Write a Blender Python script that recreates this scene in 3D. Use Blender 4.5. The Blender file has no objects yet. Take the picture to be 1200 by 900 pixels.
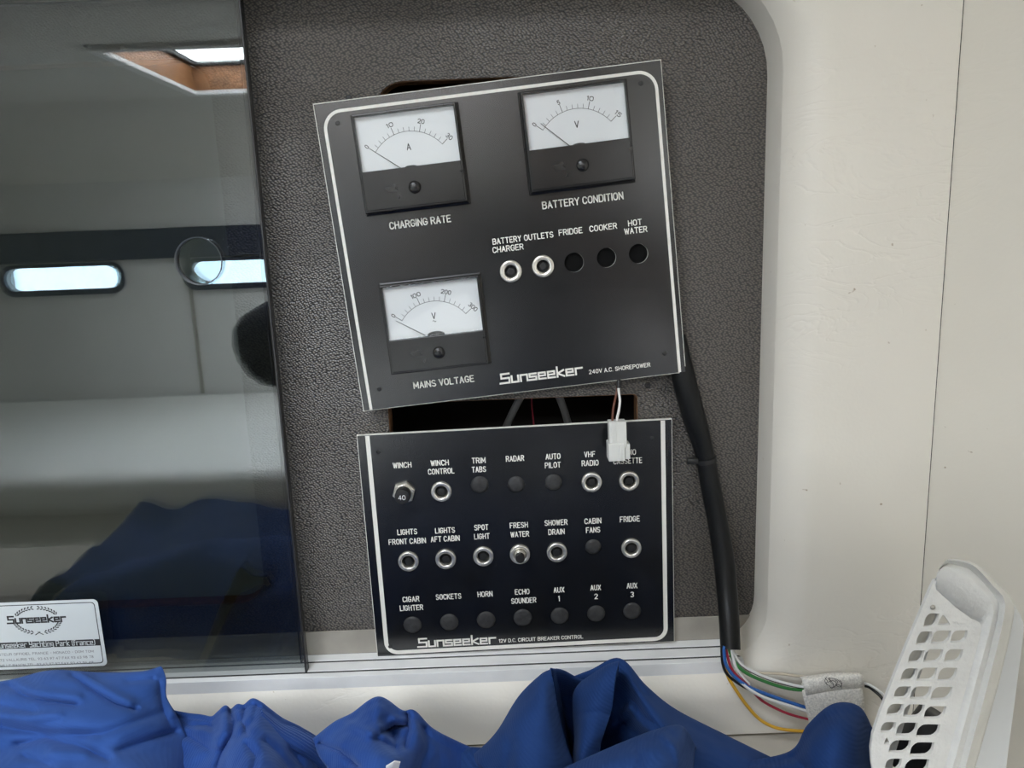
import bpy, bmesh, math, random
from mathutils import Vector, Matrix, noise
random.seed(7)
sc = bpy.context.scene
COL = sc.collection

# ------------------------------------------------------------------ camera
D = 0.45                      # lens to the recessed backing board, metres
F_PX = 900.0                  # focal length for a 1200 px wide frame
PITCH, YAW, ROLL = math.radians(11.25), math.radians(0.05), math.radians(-2.21)
CAM = Vector((0.0, -D, 0.0))
cp, sp = math.cos(PITCH), math.sin(PITCH)
cw, sw = math.cos(YAW), math.sin(YAW)
FWD = Vector((sw*cp, cw*cp, -sp))
_r = Vector((cw, -sw, 0.0)); _u = _r.cross(FWD)
RGT = _r*math.cos(ROLL) + _u*math.sin(ROLL)
UPV = -_r*math.sin(ROLL) + _u*math.cos(ROLL)
cam = bpy.data.cameras.new('camera'); cam_o = bpy.data.objects.new('camera', cam); COL.objects.link(cam_o)
cam.sensor_width = 36.0; cam.lens = F_PX/1200.0*36.0; cam.clip_start = 0.01
m = Matrix.Identity(4)
for i in range(3):
    m[i][0], m[i][1], m[i][2], m[i][3] = RGT[i], UPV[i], -FWD[i], CAM[i]
cam_o.matrix_world = m
sc.camera = cam_o

# ------------------------------------------------------------------ daylight
sc.view_settings.view_transform = 'Standard'; sc.view_settings.look = 'None'
sc.view_settings.gamma = 1.0; sc.view_settings.use_curve_mapping = False
sc.view_settings.exposure = -1.35
SKY = 9.0
world = bpy.data.worlds.new('sky'); sc.world = world; world.use_nodes = True
wn = world.node_tree; wn.nodes.clear()
wo = wn.nodes.new('ShaderNodeOutputWorld'); wb = wn.nodes.new('ShaderNodeBackground')
wb.inputs['Strength'].default_value = SKY
wt = wn.nodes.new('ShaderNodeTexCoord'); wsx = wn.nodes.new('ShaderNodeSeparateXYZ')
wr = wn.nodes.new('ShaderNodeValToRGB')
wr.color_ramp.elements[0].position = 0.0; wr.color_ramp.elements[0].color = (0.80, 0.84, 0.86, 1)
wr.color_ramp.elements[1].position = 0.75; wr.color_ramp.elements[1].color = (0.60, 0.78, 1.0, 1)
wn.links.new(wt.outputs['Generated'], wsx.inputs[0]); wn.links.new(wsx.outputs['Z'], wr.inputs[0])
wn.links.new(wr.outputs[0], wb.inputs['Color']); wn.links.new(wb.outputs[0], wo.inputs['Surface'])

def opening_light(name, loc, rot, sx, sy, power, col=(1, 1, 1)):
    """daylight falling in through one of the cabin's real openings"""
    l = bpy.data.lights.new(name, 'AREA'); l.shape = 'RECTANGLE'; l.size = sx; l.size_y = sy
    l.energy = power; l.color = col
    o = bpy.data.objects.new(name, l); COL.objects.link(o)
    o.location = loc; o.rotation_euler = rot
    return o
R90 = math.pi/2
# unseen companionway, placed aft as a key light from front right; roof hatch
opening_light('companionway_key_light', (0.36, -1.905, -0.12), (R90, 0, 0), 0.58, 0.58, 8.0, (1.0, 0.97, 0.93))
opening_light('hatch_daylight', (-0.3425, -1.3225, 0.425), (0, 0, 0), 0.76, 0.43, 64.0, (0.93, 0.97, 1.0))
opening_light('added_overhead_light', (-0.25, -0.52, 0.43), (0, 0, 0), 0.32, 0.32, 8.0, (0.97, 0.985, 1.0))  # unseen overhead source, added to brighten the rails and ledges
for wx_ in (-1.3175, -0.7775):
    opening_light('window_daylight', (wx_, -1.955, -0.0875), (R90, 0, 0), 0.36, 0.085, 4.6, (0.80, 0.94, 1.0))

# ------------------------------------------------------------------ pixel measurements -> points in the cabin
def ray(px, py):
    return FWD*F_PX + RGT*(px-600.0) + UPV*(450.0-py)
def at(px, py, y):
    """the point seen at (px, py) on the upright plane y"""
    v = ray(px, py); return CAM + v*((y-CAM.y)/v.y)
def on_z(px, py, z):
    v = ray(px, py); return CAM + v*((z-CAM.z)/v.z)

# ------------------------------------------------------------------ materials
def new_mat(name):
    mt = bpy.data.materials.new(name); mt.use_nodes = True
    nt = mt.node_tree; return mt, nt, nt.nodes['Principled BSDF']
def node(nt, kind, **kw):
    n = nt.nodes.new(kind)
    for k, v in kw.items():
        if k in n.inputs: n.inputs[k].default_value = v
        else: setattr(n, k, v)
    return n
def obj_coords(nt, scale=(1, 1, 1), rot=(0, 0, 0)):
    tc = nt.nodes.new('ShaderNodeTexCoord'); mp = nt.nodes.new('ShaderNodeMapping')
    mp.inputs['Scale'].default_value = scale; mp.inputs['Rotation'].default_value = rot
    nt.links.new(tc.outputs['Object'], mp.inputs['Vector']); return mp.outputs[0]
def plain(name, col, rough=0.5, metal=0.0, spec=0.5, noise_scale=0, noise_amt=0.1, bump=0.0, bump_scale=300, coat=0.0):
    mt, nt, b = new_mat(name)
    b.inputs['Base Color'].default_value = (*col, 1); b.inputs['Roughness'].default_value = rough
    b.inputs['Metallic'].default_value = metal; b.inputs['Specular IOR Level'].default_value = spec
    if coat: b.inputs['Coat Weight'].default_value = coat; b.inputs['Coat Roughness'].default_value = 0.08
    if noise_scale:
        v = obj_coords(nt); n = node(nt, 'ShaderNodeTexNoise', Scale=noise_scale, Detail=5.0)
        nt.links.new(v, n.inputs['Vector'])
        r = nt.nodes.new('ShaderNodeValToRGB')
        r.color_ramp.elements[0].position = 0.3; r.color_ramp.elements[1].position = 0.7
        r.color_ramp.elements[0].color = (*[c*(1-noise_amt) for c in col], 1)
        r.color_ramp.elements[1].color = (*[min(1, c*(1+noise_amt)) for c in col], 1)
        nt.links.new(n.outputs['Fac'], r.inputs[0]); nt.links.new(r.outputs[0], b.inputs['Base Color'])
    if bump:
        v = obj_coords(nt); n = node(nt, 'ShaderNodeTexNoise', Scale=bump_scale, Detail=3.0)
        nt.links.new(v, n.inputs['Vector'])
        bp = node(nt, 'ShaderNodeBump', Strength=bump, Distance=0.001)
        nt.links.new(n.outputs['Fac'], bp.inputs['Height']); nt.links.new(bp.outputs[0], b.inputs['Normal'])
    return mt

def vinyl_cream(name, col, wrinkle=0.18):
    mt, nt, b = new_mat(name)
    b.inputs['Roughness'].default_value = 0.42; b.inputs['Specular IOR Level'].default_value = 0.4
    v = obj_coords(nt)
    n0 = node(nt, 'ShaderNodeTexNoise', Scale=9.0, Detail=4.0); nt.links.new(v, n0.inputs['Vector'])
    r = nt.nodes.new('ShaderNodeValToRGB')
    r.color_ramp.elements[0].position = 0.35; r.color_ramp.elements[1].position = 0.65
    r.color_ramp.elements[0].color = (*[c*0.96 for c in col], 1); r.color_ramp.elements[1].color = (*col, 1)
    nt.links.new(n0.outputs['Fac'], r.inputs[0])
    # a few dark specks of grime
    sp_ = node(nt, 'ShaderNodeTexNoise', Scale=170.0, Detail=2.0); nt.links.new(v, sp_.inputs['Vector'])
    sr = nt.nodes.new('ShaderNodeValToRGB')
    sr.color_ramp.elements[0].position = 0.745; sr.color_ramp.elements[0].color = (1, 1, 1, 1)
    sr.color_ramp.elements[1].position = 0.79; sr.color_ramp.elements[1].color = (0.55, 0.47, 0.38, 1)
    nt.links.new(sp_.outputs['Fac'], sr.inputs[0])
    mx = node(nt, 'ShaderNodeMix', data_type='RGBA', blend_type='MULTIPLY'); mx.inputs[0].default_value = 1.0
    nt.links.new(r.outputs[0], mx.inputs[6]); nt.links.new(sr.outputs[0], mx.inputs[7])
    nt.links.new(mx.outputs[2], b.inputs['Base Color'])
    # leather grain
    g = node(nt, 'ShaderNodeTexVoronoi', Scale=520.0, feature='SMOOTH_F1'); nt.links.new(v, g.inputs['Vector'])
    b1 = node(nt, 'ShaderNodeBump', Strength=0.10, Distance=0.0006); nt.links.new(g.outputs['Distance'], b1.inputs['Height'])
    # creases of the slack skin: thin warped ridges, present only in patches
    v2 = obj_coords(nt, (22, 22, 60), (0, 0.35, 0))
    w = node(nt, 'ShaderNodeTexNoise', Scale=1.0, Detail=3.0, Distortion=1.6); nt.links.new(v2, w.inputs['Vector'])
    ab = node(nt, 'ShaderNodeMath', operation='SUBTRACT'); ab.inputs[1].default_value = 0.5; nt.links.new(w.outputs['Fac'], ab.inputs[0])
    a2 = node(nt, 'ShaderNodeMath', operation='ABSOLUTE'); nt.links.new(ab.outputs[0], a2.inputs[0])
    cr = nt.nodes.new('ShaderNodeValToRGB')
    cr.color_ramp.elements[0].position = 0.0; cr.color_ramp.elements[0].color = (0, 0, 0, 1)
    cr.color_ramp.elements[1].position = 0.05; cr.color_ramp.elements[1].color = (1, 1, 1, 1)
    nt.links.new(a2.outputs[0], cr.inputs[0])
    pm = node(nt, 'ShaderNodeTexNoise', Scale=7.0, Detail=1.0); nt.links.new(v, pm.inputs['Vector'])
    pr = nt.nodes.new('ShaderNodeValToRGB'); pr.color_ramp.elements[0].position = 0.48; pr.color_ramp.elements[1].position = 0.62
    nt.links.new(pm.outputs['Fac'], pr.inputs[0])
    ml = node(nt, 'ShaderNodeMath', operation='MULTIPLY'); ml.inputs[1].default_value = wrinkle; nt.links.new(pr.outputs[0], ml.inputs[0])
    b2 = node(nt, 'ShaderNodeBump', Distance=0.0012); nt.links.new(ml.outputs[0], b2.inputs['Strength'])
    nt.links.new(cr.outputs[0], b2.inputs['Height']); nt.links.new(b1.outputs[0], b2.inputs['Normal'])
    nt.links.new(b2.outputs[0], b.inputs['Normal'])
    return mt

def vinyl_black(name):
    mt, nt, b = new_mat(name)
    b.inputs['Roughness'].default_value = 0.34; b.inputs['Specular IOR Level'].default_value = 0.85
    v = obj_coords(nt)
    d = node(nt, 'ShaderNodeTexNoise', Scale=26.0, Detail=1.0); nt.links.new(v, d.inputs['Vector'])
    dm = node(nt, 'ShaderNodeVectorMath', operation='MULTIPLY_ADD')
    dm.inputs[1].default_value = (0.006, 0.0, 0.006); nt.links.new(d.outputs['Color'], dm.inputs[0]); nt.links.new(v, dm.inputs[2])
    mp = nt.nodes.new('ShaderNodeMapping'); mp.inputs['Rotation'].default_value = (0, 0.5, 0); mp.inputs['Scale'].default_value = (0.8, 1, 1.25)
    nt.links.new(dm.outputs[0], mp.inputs['Vector'])
    sx_ = nt.nodes.new('ShaderNodeSeparateXYZ'); cx_ = nt.nodes.new('ShaderNodeCombineXYZ')
    nt.links.new(mp.outputs[0], sx_.inputs[0]); nt.links.new(sx_.outputs['X'], cx_.inputs['X']); nt.links.new(sx_.outputs['Z'], cx_.inputs['Y'])
    g = node(nt, 'ShaderNodeTexVoronoi', Scale=700.0, voronoi_dimensions='2D', feature='F1', Randomness=0.6); nt.links.new(cx_.outputs[0], g.inputs['Vector'])
    r = nt.nodes.new('ShaderNodeValToRGB')  # glints on the grain and shade in its crevices painted as colour
    r.color_ramp.elements[0].position = 0.10; r.color_ramp.elements[0].color = (0.140, 0.120, 0.100, 1)
    r.color_ramp.elements[1].position = 0.58; r.color_ramp.elements[1].color = (0.017, 0.015, 0.013, 1)
    nt.links.new(g.outputs['Distance'], r.inputs[0]); nt.links.new(r.outputs[0], b.inputs['Base Color'])
    bp = node(nt, 'ShaderNodeBump', Strength=0.8, Distance=0.0007, invert=True)
    nt.links.new(g.outputs['Distance'], bp.inputs['Height']); nt.links.new(bp.outputs[0], b.inputs['Normal'])
    return mt

def reflectance(nt, ior):
    """Fresnel share of an outer surface, the same seen from either side of a thin pane"""
    ge = nt.nodes.new('ShaderNodeNewGeometry'); mi_ = node(nt, 'ShaderNodeMix', data_type='FLOAT')
    mi_.inputs[2].default_value = ior; mi_.inputs[3].default_value = 1.0/ior
    nt.links.new(ge.outputs['Backfacing'], mi_.inputs[0])
    fr = nt.nodes.new('ShaderNodeFresnel'); nt.links.new(mi_.outputs[0], fr.inputs['IOR']); return fr
def smoked_acrylic(name, tint, ior=1.6):
    mt, nt, b = new_mat(name); nt.nodes.remove(b)
    out = nt.nodes['Material Output']
    tr = nt.nodes.new('ShaderNodeBsdfTransparent'); tr.inputs[0].default_value = (*tint, 1)
    gl = nt.nodes.new('ShaderNodeBsdfGlossy'); gl.inputs['Roughness'].default_value = 0.006
    gl.inputs['Color'].default_value = (0.96, 0.98, 1.0, 1)
    fr = reflectance(nt, ior)
    mx = nt.nodes.new('ShaderNodeMixShader')
    nt.links.new(fr.outputs[0], mx.inputs[0]); nt.links.new(tr.outputs[0], mx.inputs[1]); nt.links.new(gl.outputs[0], mx.inputs[2])
    nt.links.new(mx.outputs[0], out.inputs['Surface'])
    return mt

def fabric(name, col, col2, scale=900, rot=0.6, bump=0.5, sheen=0.25):
    mt, nt, b = new_mat(name)
    b.inputs['Roughness'].default_value = 0.85; b.inputs['Specular IOR Level'].default_value = 0.15
    b.inputs['Sheen Weight'].default_value = sheen; b.inputs['Sheen Tint'].default_value = (0.35, 0.5, 0.9, 1)
    v = obj_coords(nt)
    n = node(nt, 'ShaderNodeTexNoise', Scale=30.0, Detail=6.0); nt.links.new(v, n.inputs['Vector'])
    r = nt.nodes.new('ShaderNodeValToRGB'); r.color_ramp.elements[0].position = 0.3; r.color_ramp.elements[1].position = 0.7
    r.color_ramp.elements[0].color = (*col, 1); r.color_ramp.elements[1].color = (*col2, 1)
    nt.links.new(n.outputs['Fac'], r.inputs[0]); nt.links.new(r.outputs[0], b.inputs['Base Color'])
    v2 = obj_coords(nt, (1, 1, 1), (0.3, rot, 0.2))
    w = node(nt, 'ShaderNodeTexWave', Scale=scale/6.28, Distortion=0.6, Detail=1.0); nt.links.new(v2, w.inputs['Vector'])
    bp = node(nt, 'ShaderNodeBump', Strength=bump, Distance=0.0006); nt.links.new(w.outputs['Fac'], bp.inputs['Height'])
    nt.links.new(bp.outputs[0], b.inputs['Normal'])
    return mt

M = {}
M['cream'] = vinyl_cream('cream_vinyl', (0.80, 0.757, 0.672))
M['cream_side'] = vinyl_cream('cream_vinyl_plain', (0.78, 0.735, 0.64), 0.08)
M['lining'] = plain('cabin_lining', (0.74, 0.72, 0.67), 0.6, noise_scale=6, noise_amt=0.04)
M['wall_grey'] = plain('cabin_side', (0.74, 0.74, 0.72), 0.55, noise_scale=5, noise_amt=0.04)
M['navy'] = plain('navy_trim', (0.012, 0.018, 0.045), 0.5)
M['sole'] = plain('cabin_sole', (0.16, 0.14, 0.11), 0.6, noise_scale=12, noise_amt=0.2)
M['bench'] = plain('bench_top', (0.55, 0.51, 0.44), 0.55, noise_scale=30, noise_amt=0.08)
M['cushion'] = plain('white_cushion_vinyl', (0.90, 0.90, 0.87), 0.5, noise_scale=9, noise_amt=0.03)
M['wood'] = plain('plywood_edge', (0.16, 0.075, 0.03), 0.75, noise_scale=160, noise_amt=0.45)
M['teak'] = plain('teak', (0.20, 0.085, 0.03), 0.5, noise_scale=40, noise_amt=0.3)
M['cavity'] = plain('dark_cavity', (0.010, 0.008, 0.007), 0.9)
M['locker'] = plain('locker_lining', (0.25, 0.27, 0.245), 0.8, noise_scale=7, noise_amt=0.1)
M['board'] = vinyl_black('black_grained_vinyl')
M['acrylic'] = smoked_acrylic('smoked_acrylic', (0.745, 0.76, 0.755), 1.68)
M['tinted'] = smoked_acrylic('tinted_window', (0.66, 0.74, 0.78), 1.3)
M['rail'] = plain('white_rail', (0.90, 0.90, 0.89), 0.35, noise_scale=60, noise_amt=0.04)
M['gap_shade_lid'] = plain('gap_shade_and_lid', (0.045, 0.045, 0.045), 0.7)
M['strip'] = plain('taupe_strip', (0.36, 0.335, 0.29), 0.45, noise_scale=50, noise_amt=0.12)
M['panel'] = plain('black_laminate', (0.0065, 0.0070, 0.0080), 0.24, spec=0.75, noise_scale=45, noise_amt=0.25)
M['engraved'] = plain('white_laminate_core', (0.83, 0.81, 0.75), 0.6)
M['ink'] = plain('black_ink', (0.02, 0.02, 0.022), 0.6)
M['meter'] = plain('black_meter_case', (0.012, 0.012, 0.012), 0.22, noise_scale=80, noise_amt=0.3)
M['dial'] = plain('white_dial', (0.86, 0.87, 0.88), 0.6)
M['steel'] = plain('nickel', (0.80, 0.77, 0.70), 0.28, metal=0.85, noise_scale=200, noise_amt=0.12)
M['rubber'] = plain('black_rubber', (0.012, 0.012, 0.012), 0.45)
M['plug'] = plain('grey_blank', (0.030, 0.030, 0.031), 0.55, noise_scale=300, noise_amt=0.4, bump=0.2, bump_scale=900)
M['plug_dark'] = plain('dark_blank', (0.006, 0.006, 0.006), 0.9, spec=0.1)
M['sleeve'] = plain('black_sleeve', (0.006, 0.0065, 0.007), 0.42, spec=0.28, bump=0.15, bump_scale=120)
M['nylon'] = plain('translucent_nylon', (0.72, 0.72, 0.68), 0.4)
M['nylon'].node_tree.nodes['Principled BSDF'].inputs['Subsurface Weight'].default_value = 0.3
M['nylon'].node_tree.nodes['Principled BSDF'].inputs['Subsurface Radius'].default_value = (0.003, 0.003, 0.003)
M['plastic'] = plain('aged_white_plastic', (0.80, 0.79, 0.75), 0.5, noise_scale=55, noise_amt=0.06, bump=0.5, bump_scale=420)
M['flange'] = plain('smooth_white_plastic', (0.74, 0.755, 0.76), 0.4)
M['strap'] = plain('speckled_foam_vinyl', (0.76, 0.73, 0.67), 0.8, noise_scale=900, noise_amt=0.22, bump=0.5, bump_scale=420)
M['sticker'] = plain('silver_sticker', (0.62, 0.66, 0.67), 0.45)
M['grey_cable'] = plain('grey_cable', (0.09, 0.09, 0.09), 0.5)
for nm, c in dict(blue=(0.03, 0.13, 0.42), red=(0.42, 0.03, 0.06), green=(0.05, 0.22, 0.06), white=(0.80, 0.79, 0.76),
                  yellow=(0.72, 0.40, 0.04), black=(0.012, 0.012, 0.012), brown=(0.13, 0.045, 0.025), beige=(0.62, 0.54, 0.42)).items():
    M['w_'+nm] = plain(nm+'_insulation', c, 0.4)
M['cloth_light'] = fabric('blue_knit', (0.023, 0.068, 0.245), (0.032, 0.088, 0.31), 1500, 1.4, 0.12, 0.2)
M['cloth_mid'] = fabric('blue_ribbed_cloth', (0.015, 0.050, 0.215), (0.026, 0.078, 0.295), 1250, 0.2, 0.17, 0.3)
M['cloth_dark'] = fabric('blue_twill', (0.011, 0.037, 0.135), (0.015, 0.047, 0.165), 1150, 0.9, 0.24, 0.1)
M['white_label'] = plain('white_label', (0.85, 0.85, 0.85), 0.6)
M['jacket'] = plain('navy_jacket', (0.010, 0.013, 0.028), 0.8)
M['skin'] = plain('skin', (0.55, 0.33, 0.23), 0.5)
M['hair'] = plain('brown_hair', (0.05, 0.03, 0.02), 0.6)

# ------------------------------------------------------------------ object helpers
def tag(o, label=None, cat=None, group=None, kind=None):
    if label: o['label'] = label
    if cat: o['category'] = cat
    if group: o['group'] = group
    if kind: o['kind'] = kind
    return o
def link(name, bm, mats, parent=None, smooth=True, recalc=True):
    if recalc: bmesh.ops.recalc_face_normals(bm, faces=bm.faces[:])
    me = bpy.data.meshes.new(name); bm.to_mesh(me); bm.free()
    for mt in (mats if isinstance(mats, (list, tuple)) else [mats]): me.materials.append(mt)
    if smooth:
        for p in me.polygons: p.use_smooth = True
    o = bpy.data.objects.new(name, me); COL.objects.link(o)
    if parent is not None: o.parent = parent
    return o
def empty(name, loc=(0, 0, 0), mat3=None):
    o = bpy.data.objects.new(name, None); COL.objects.link(o); o.empty_display_size = 0.02
    mw = Matrix.Translation(loc)
    if mat3 is not None: mw = mw @ mat3.to_4x4()
    o.matrix_world = mw; return o
def sharp(o, ang=35):
    """smooth shading that keeps creases"""
    me = o.data; bm = bmesh.new(); bm.from_mesh(me)
    for e in bm.edges:
        if len(e.link_faces) == 2 and e.calc_face_angle(0) > math.radians(ang): e.smooth = False
    bm.to_mesh(me); bm.free(); return o
def box(bm, x0, x1, y0, y1, z0, z1, bevel=0.0, seg=2, mi=0):
    r = bmesh.ops.create_cube(bm, size=1.0); vs = r['verts']
    for v in vs:
        v.co = Vector(((x0+x1)/2+v.co.x*(x1-x0), (y0+y1)/2+v.co.y*(y1-y0), (z0+z1)/2+v.co.z*(z1-z0)))
    fs = {f for v in vs for f in v.link_faces}
    for f in fs: f.material_index = mi
    if bevel:
        es = list({e for v in vs for e in v.link_edges})
        rr = bmesh.ops.bevel(bm, geom=es, offset=bevel, segments=seg, affect='EDGES', profile=0.5)
        for f in rr['faces']: f.material_index = mi
def plate(bm, outer, holes, y0, y1, face_mi=0, side_mi=0):
    """outline with holes in the x-z plane, from front y0 to back y1"""
    loops = [outer] + list(holes); edges = []; rings = []
    for L in loops:
        vs = [bm.verts.new((p[0], y0, p[1])) for p in L]; rings.append(vs)
        for i in range(len(vs)): edges.append(bm.edges.new((vs[i], vs[(i+1) % len(vs)])))
    r = bmesh.ops.triangle_fill(bm, use_beauty=True, use_dissolve=False, edges=edges)
    fs = [g for g in r['geom'] if isinstance(g, bmesh.types.BMFace)]
    for f in fs: f.material_index = face_mi
    cmap = {}
    for vs in rings:
        for v in vs: cmap[v] = bm.verts.new((v.co.x, y1, v.co.z))
    for f in fs:
        g = bm.faces.new([cmap[v] for v in reversed(f.verts)]); g.material_index = face_mi
    for vs in rings:
        for i in range(len(vs)):
            a, b2 = vs[i], vs[(i+1) % len(vs)]
            g = bm.faces.new((a, b2, cmap[b2], cmap[a])); g.material_index = side_mi
def rrect(x0, x1, z0, z1, r, n=8):
    """rounded rectangle, r = (bottom left, bottom right, top right, top left)"""
    if not isinstance(r, (tuple, list)): r = (r,)*4
    P = []
    for (cx, cz, rr, a0) in ((x0+r[0], z0+r[0], r[0], 180), (x1-r[1], z0+r[1], r[1], 270), (x1-r[2], z1-r[2], r[2], 0), (x0+r[3], z1-r[3], r[3], 90)):
        for k in range(n+1):
            a = math.radians(a0+90*k/n); P.append((cx+rr*math.cos(a), cz+rr*math.sin(a)))
    return P
def circle(cx, cz, r, n=32):
    return [(cx+r*math.cos(2*math.pi*k/n), cz+r*math.sin(2*math.pi*k/n)) for k in range(n)]
def lathe(bm, cx, cz, prof, n=36, mi=0, closed=False):
    """profile of (radius, y) turned about the y axis through (cx, cz)"""
    rings = []
    for (r, y) in prof:
        if r < 1e-7: rings.append([bm.verts.new((cx, y, cz))])
        else: rings.append([bm.verts.new((cx+r*math.cos(2*math.pi*k/n), y, cz+r*math.sin(2*math.pi*k/n))) for k in range(n)])
    pairs = list(zip(rings, rings[1:])) + ([(rings[-1], rings[0])] if closed else [])
    for A, B in pairs:
        for k in range(n):
            k2 = (k+1) % n
            if len(A) == 1 and len(B) == 1: continue
            if len(A) == 1: f = bm.faces.new((A[0], B[k], B[k2]))
            elif len(B) == 1: f = bm.faces.new((A[k], B[0], A[k2]))
            else: f = bm.faces.new((A[k], B[k], B[k2], A[k2]))
            f.material_index = mi
def spline(P, n):
    """Catmull-Rom through P (tuples of any length), n points per span"""
    P = [tuple(p) for p in P]; out = []
    for i in range(len(P)-1):
        p0 = P[i-1] if i else tuple(2*a-b for a, b in zip(P[0], P[1]))
        p1, p2 = P[i], P[i+1]
        p3 = P[i+2] if i+2 < len(P) else tuple(2*a-b for a, b in zip(P[-1], P[-2]))
        for k in range(n):
            t = k/n
            out.append(tuple(0.5*(2*b+(c-a)*t+(2*a-5*b+4*c-d)*t*t+(3*b-a-3*c+d)*t**3) for a, b, c, d in zip(p0, p1, p2, p3)))
    out.append(P[-1]); return out
def tube(bm, pts, radius, n=10, mi=0, cap=True, squash=None):
    """round tube along a list of Vectors; radius a number or one per point"""
    pts = [Vector(p) for p in pts]; rings = []; prev = None
    for i, p in enumerate(pts):
        t = (pts[min(i+1, len(pts)-1)]-pts[max(i-1, 0)]).normalized()
        if prev is None:
            ref = Vector((0, 1, 0)) if abs(t.y) < 0.9 else Vector((1, 0, 0))
            a = t.cross(ref).normalized()
        else: a = (prev - t*prev.dot(t)).normalized()
        prev = a; b = t.cross(a)
        r = radius[i] if isinstance(radius, (list, tuple)) else radius
        s = squash or 1.0
        rings.append([bm.verts.new(p + a*(r*math.cos(2*math.pi*k/n)) + b*(r*s*math.sin(2*math.pi*k/n))) for k in range(n)])
    for A, B in zip(rings, rings[1:]):
        for k in range(n):
            f = bm.faces.new((A[k], A[(k+1) % n], B[(k+1) % n], B[k])); f.material_index = mi
    if cap:
        for R in (rings[0], rings[-1]):
            f = bm.faces.new(R); f.material_index = mi

# ------------------------------------------------------------------ engraved lettering (single stroke alphabet on a 4 x 6 grid)
def arc(cx, cy, rx, ry, a0, a1, n=7):
    return [(cx+rx*math.cos(math.radians(a0+(a1-a0)*k/n)), cy+ry*math.sin(math.radians(a0+(a1-a0)*k/n))) for k in range(n+1)]
G = {
 'A': [[(0,0),(2,6),(4,0)],[(0.7,2),(3.3,2)]],
 'B': [[(0,0),(0,6),(2.4,6)]+arc(2.4,4.6,1.4,1.4,90,-90)+[(0,3.2)],[(2.4,3.2)]+arc(2.4,1.6,1.6,1.6,90,-90)+[(0,0)]],
 'C': [arc(2,4,2,2,20,180)+arc(2,2,2,2,180,340)],
 'D': [[(0,0),(0,6),(2,6)]+arc(2,4,2,2,90,0)+arc(2,2,2,2,0,-90)+[(0,0)]],
 'E': [[(3.6,6),(0,6),(0,0),(3.6,0)],[(0,3.1),(3,3.1)]],
 'F': [[(3.6,6),(0,6),(0,0)],[(0,3.1),(3,3.1)]],
 'G': [arc(2,4,2,2,20,180)+arc(2,2,2,2,180,360)+[(4,2.8),(2.3,2.8)]],
 'H': [[(0,0),(0,6)],[(4,0),(4,6)],[(0,3.1),(4,3.1)]],
 'I': [[(0,0),(0,6)]],
 'J': [[(3,6),(3,1.5)]+arc(1.5,1.5,1.5,1.5,0,-180)],
 'K': [[(0,0),(0,6)],[(3.8,6),(0,2.4)],[(1.3,3.5),(4,0)]],
 'L': [[(0,6),(0,0),(3.4,0)]],
 'M': [[(0,0),(0,6),(2.4,1.6),(4.8,6),(4.8,0)]],
 'N': [[(0,0),(0,6),(4,0),(4,6)]],
 'O': [arc(2,4,2,2,0,180)+arc(2,2,2,2,180,360)+[(4,4)]],
 'P': [[(0,0),(0,6),(2.4,6)]+arc(2.4,4.4,1.6,1.6,90,-90)+[(0,2.8)]],
 'R': [[(0,0),(0,6),(2.4,6)]+arc(2.4,4.5,1.5,1.5,90,-90)+[(0,3)],[(2.2,3),(4,0)]],
 'S': [arc(2,4.5,1.9,1.5,25,270)+arc(2,1.5,2,1.5,90,-155)],
 'T': [[(0,6),(4,6)],[(2,6),(2,0)]],
 'U': [[(0,6),(0,2)]+arc(2,2,2,2,180,360)+[(4,6)]],
 'V': [[(0,6),(2,0),(4,6)]],
 'W': [[(0,6),(1.3,0),(2.6,5.4),(3.9,0),(5.2,6)]],
 'X': [[(0,0),(4,6)],[(0,6),(4,0)]],
 'Y': [[(0,6),(2,3),(4,6)],[(2,3),(2,0)]],
 'Z': [[(0,6),(4,6),(0,0),(4,0)]],
 '0': [arc(1.8,4.2,1.8,1.8,0,180)+arc(1.8,1.8,1.8,1.8,180,360)+[(3.6,4.2)]],
 '1': [[(0,4.9),(1,6),(1,0)]],
 '2': [arc(1.8,4.3,1.8,1.7,165,-30)+[(0,0),(3.7,0)]],
 '3': [arc(1.7,4.5,1.6,1.5,150,-90)+arc(1.7,1.5,1.8,1.5,90,-150)],
 '4': [[(2.8,0),(2.8,6),(0,1.8),(3.8,1.8)]],
 '5': [[(3.4,6),(0.4,6),(0.2,3.3)]+arc(1.7,1.9,1.9,1.9,110,-140)],
 '6': [arc(1.8,1.8,1.8,1.8,100,460)+[(0.3,3),(2.6,6)]],
 '7': [[(0,6),(3.6,6),(1.2,0)]],
 '8': [arc(1.8,4.6,1.4,1.4,-90,270),arc(1.8,1.6,1.8,1.6,90,450)],
 '9': [arc(1.8,4.2,1.8,1.8,-80,280)+[(3.3,3),(1,0)]],
 '.': [[(0,0),(0.01,0.15)]], '-': [[(0,3),(2.4,3)]], '(': [arc(2,3,1.6,3.6,125,235)], ')': [arc(-0.6,3,1.6,3.6,55,-55)],
 '~': [arc(1,3,1,0.8,180,0)+arc(3,3,1,0.8,180,360)],
}
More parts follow.
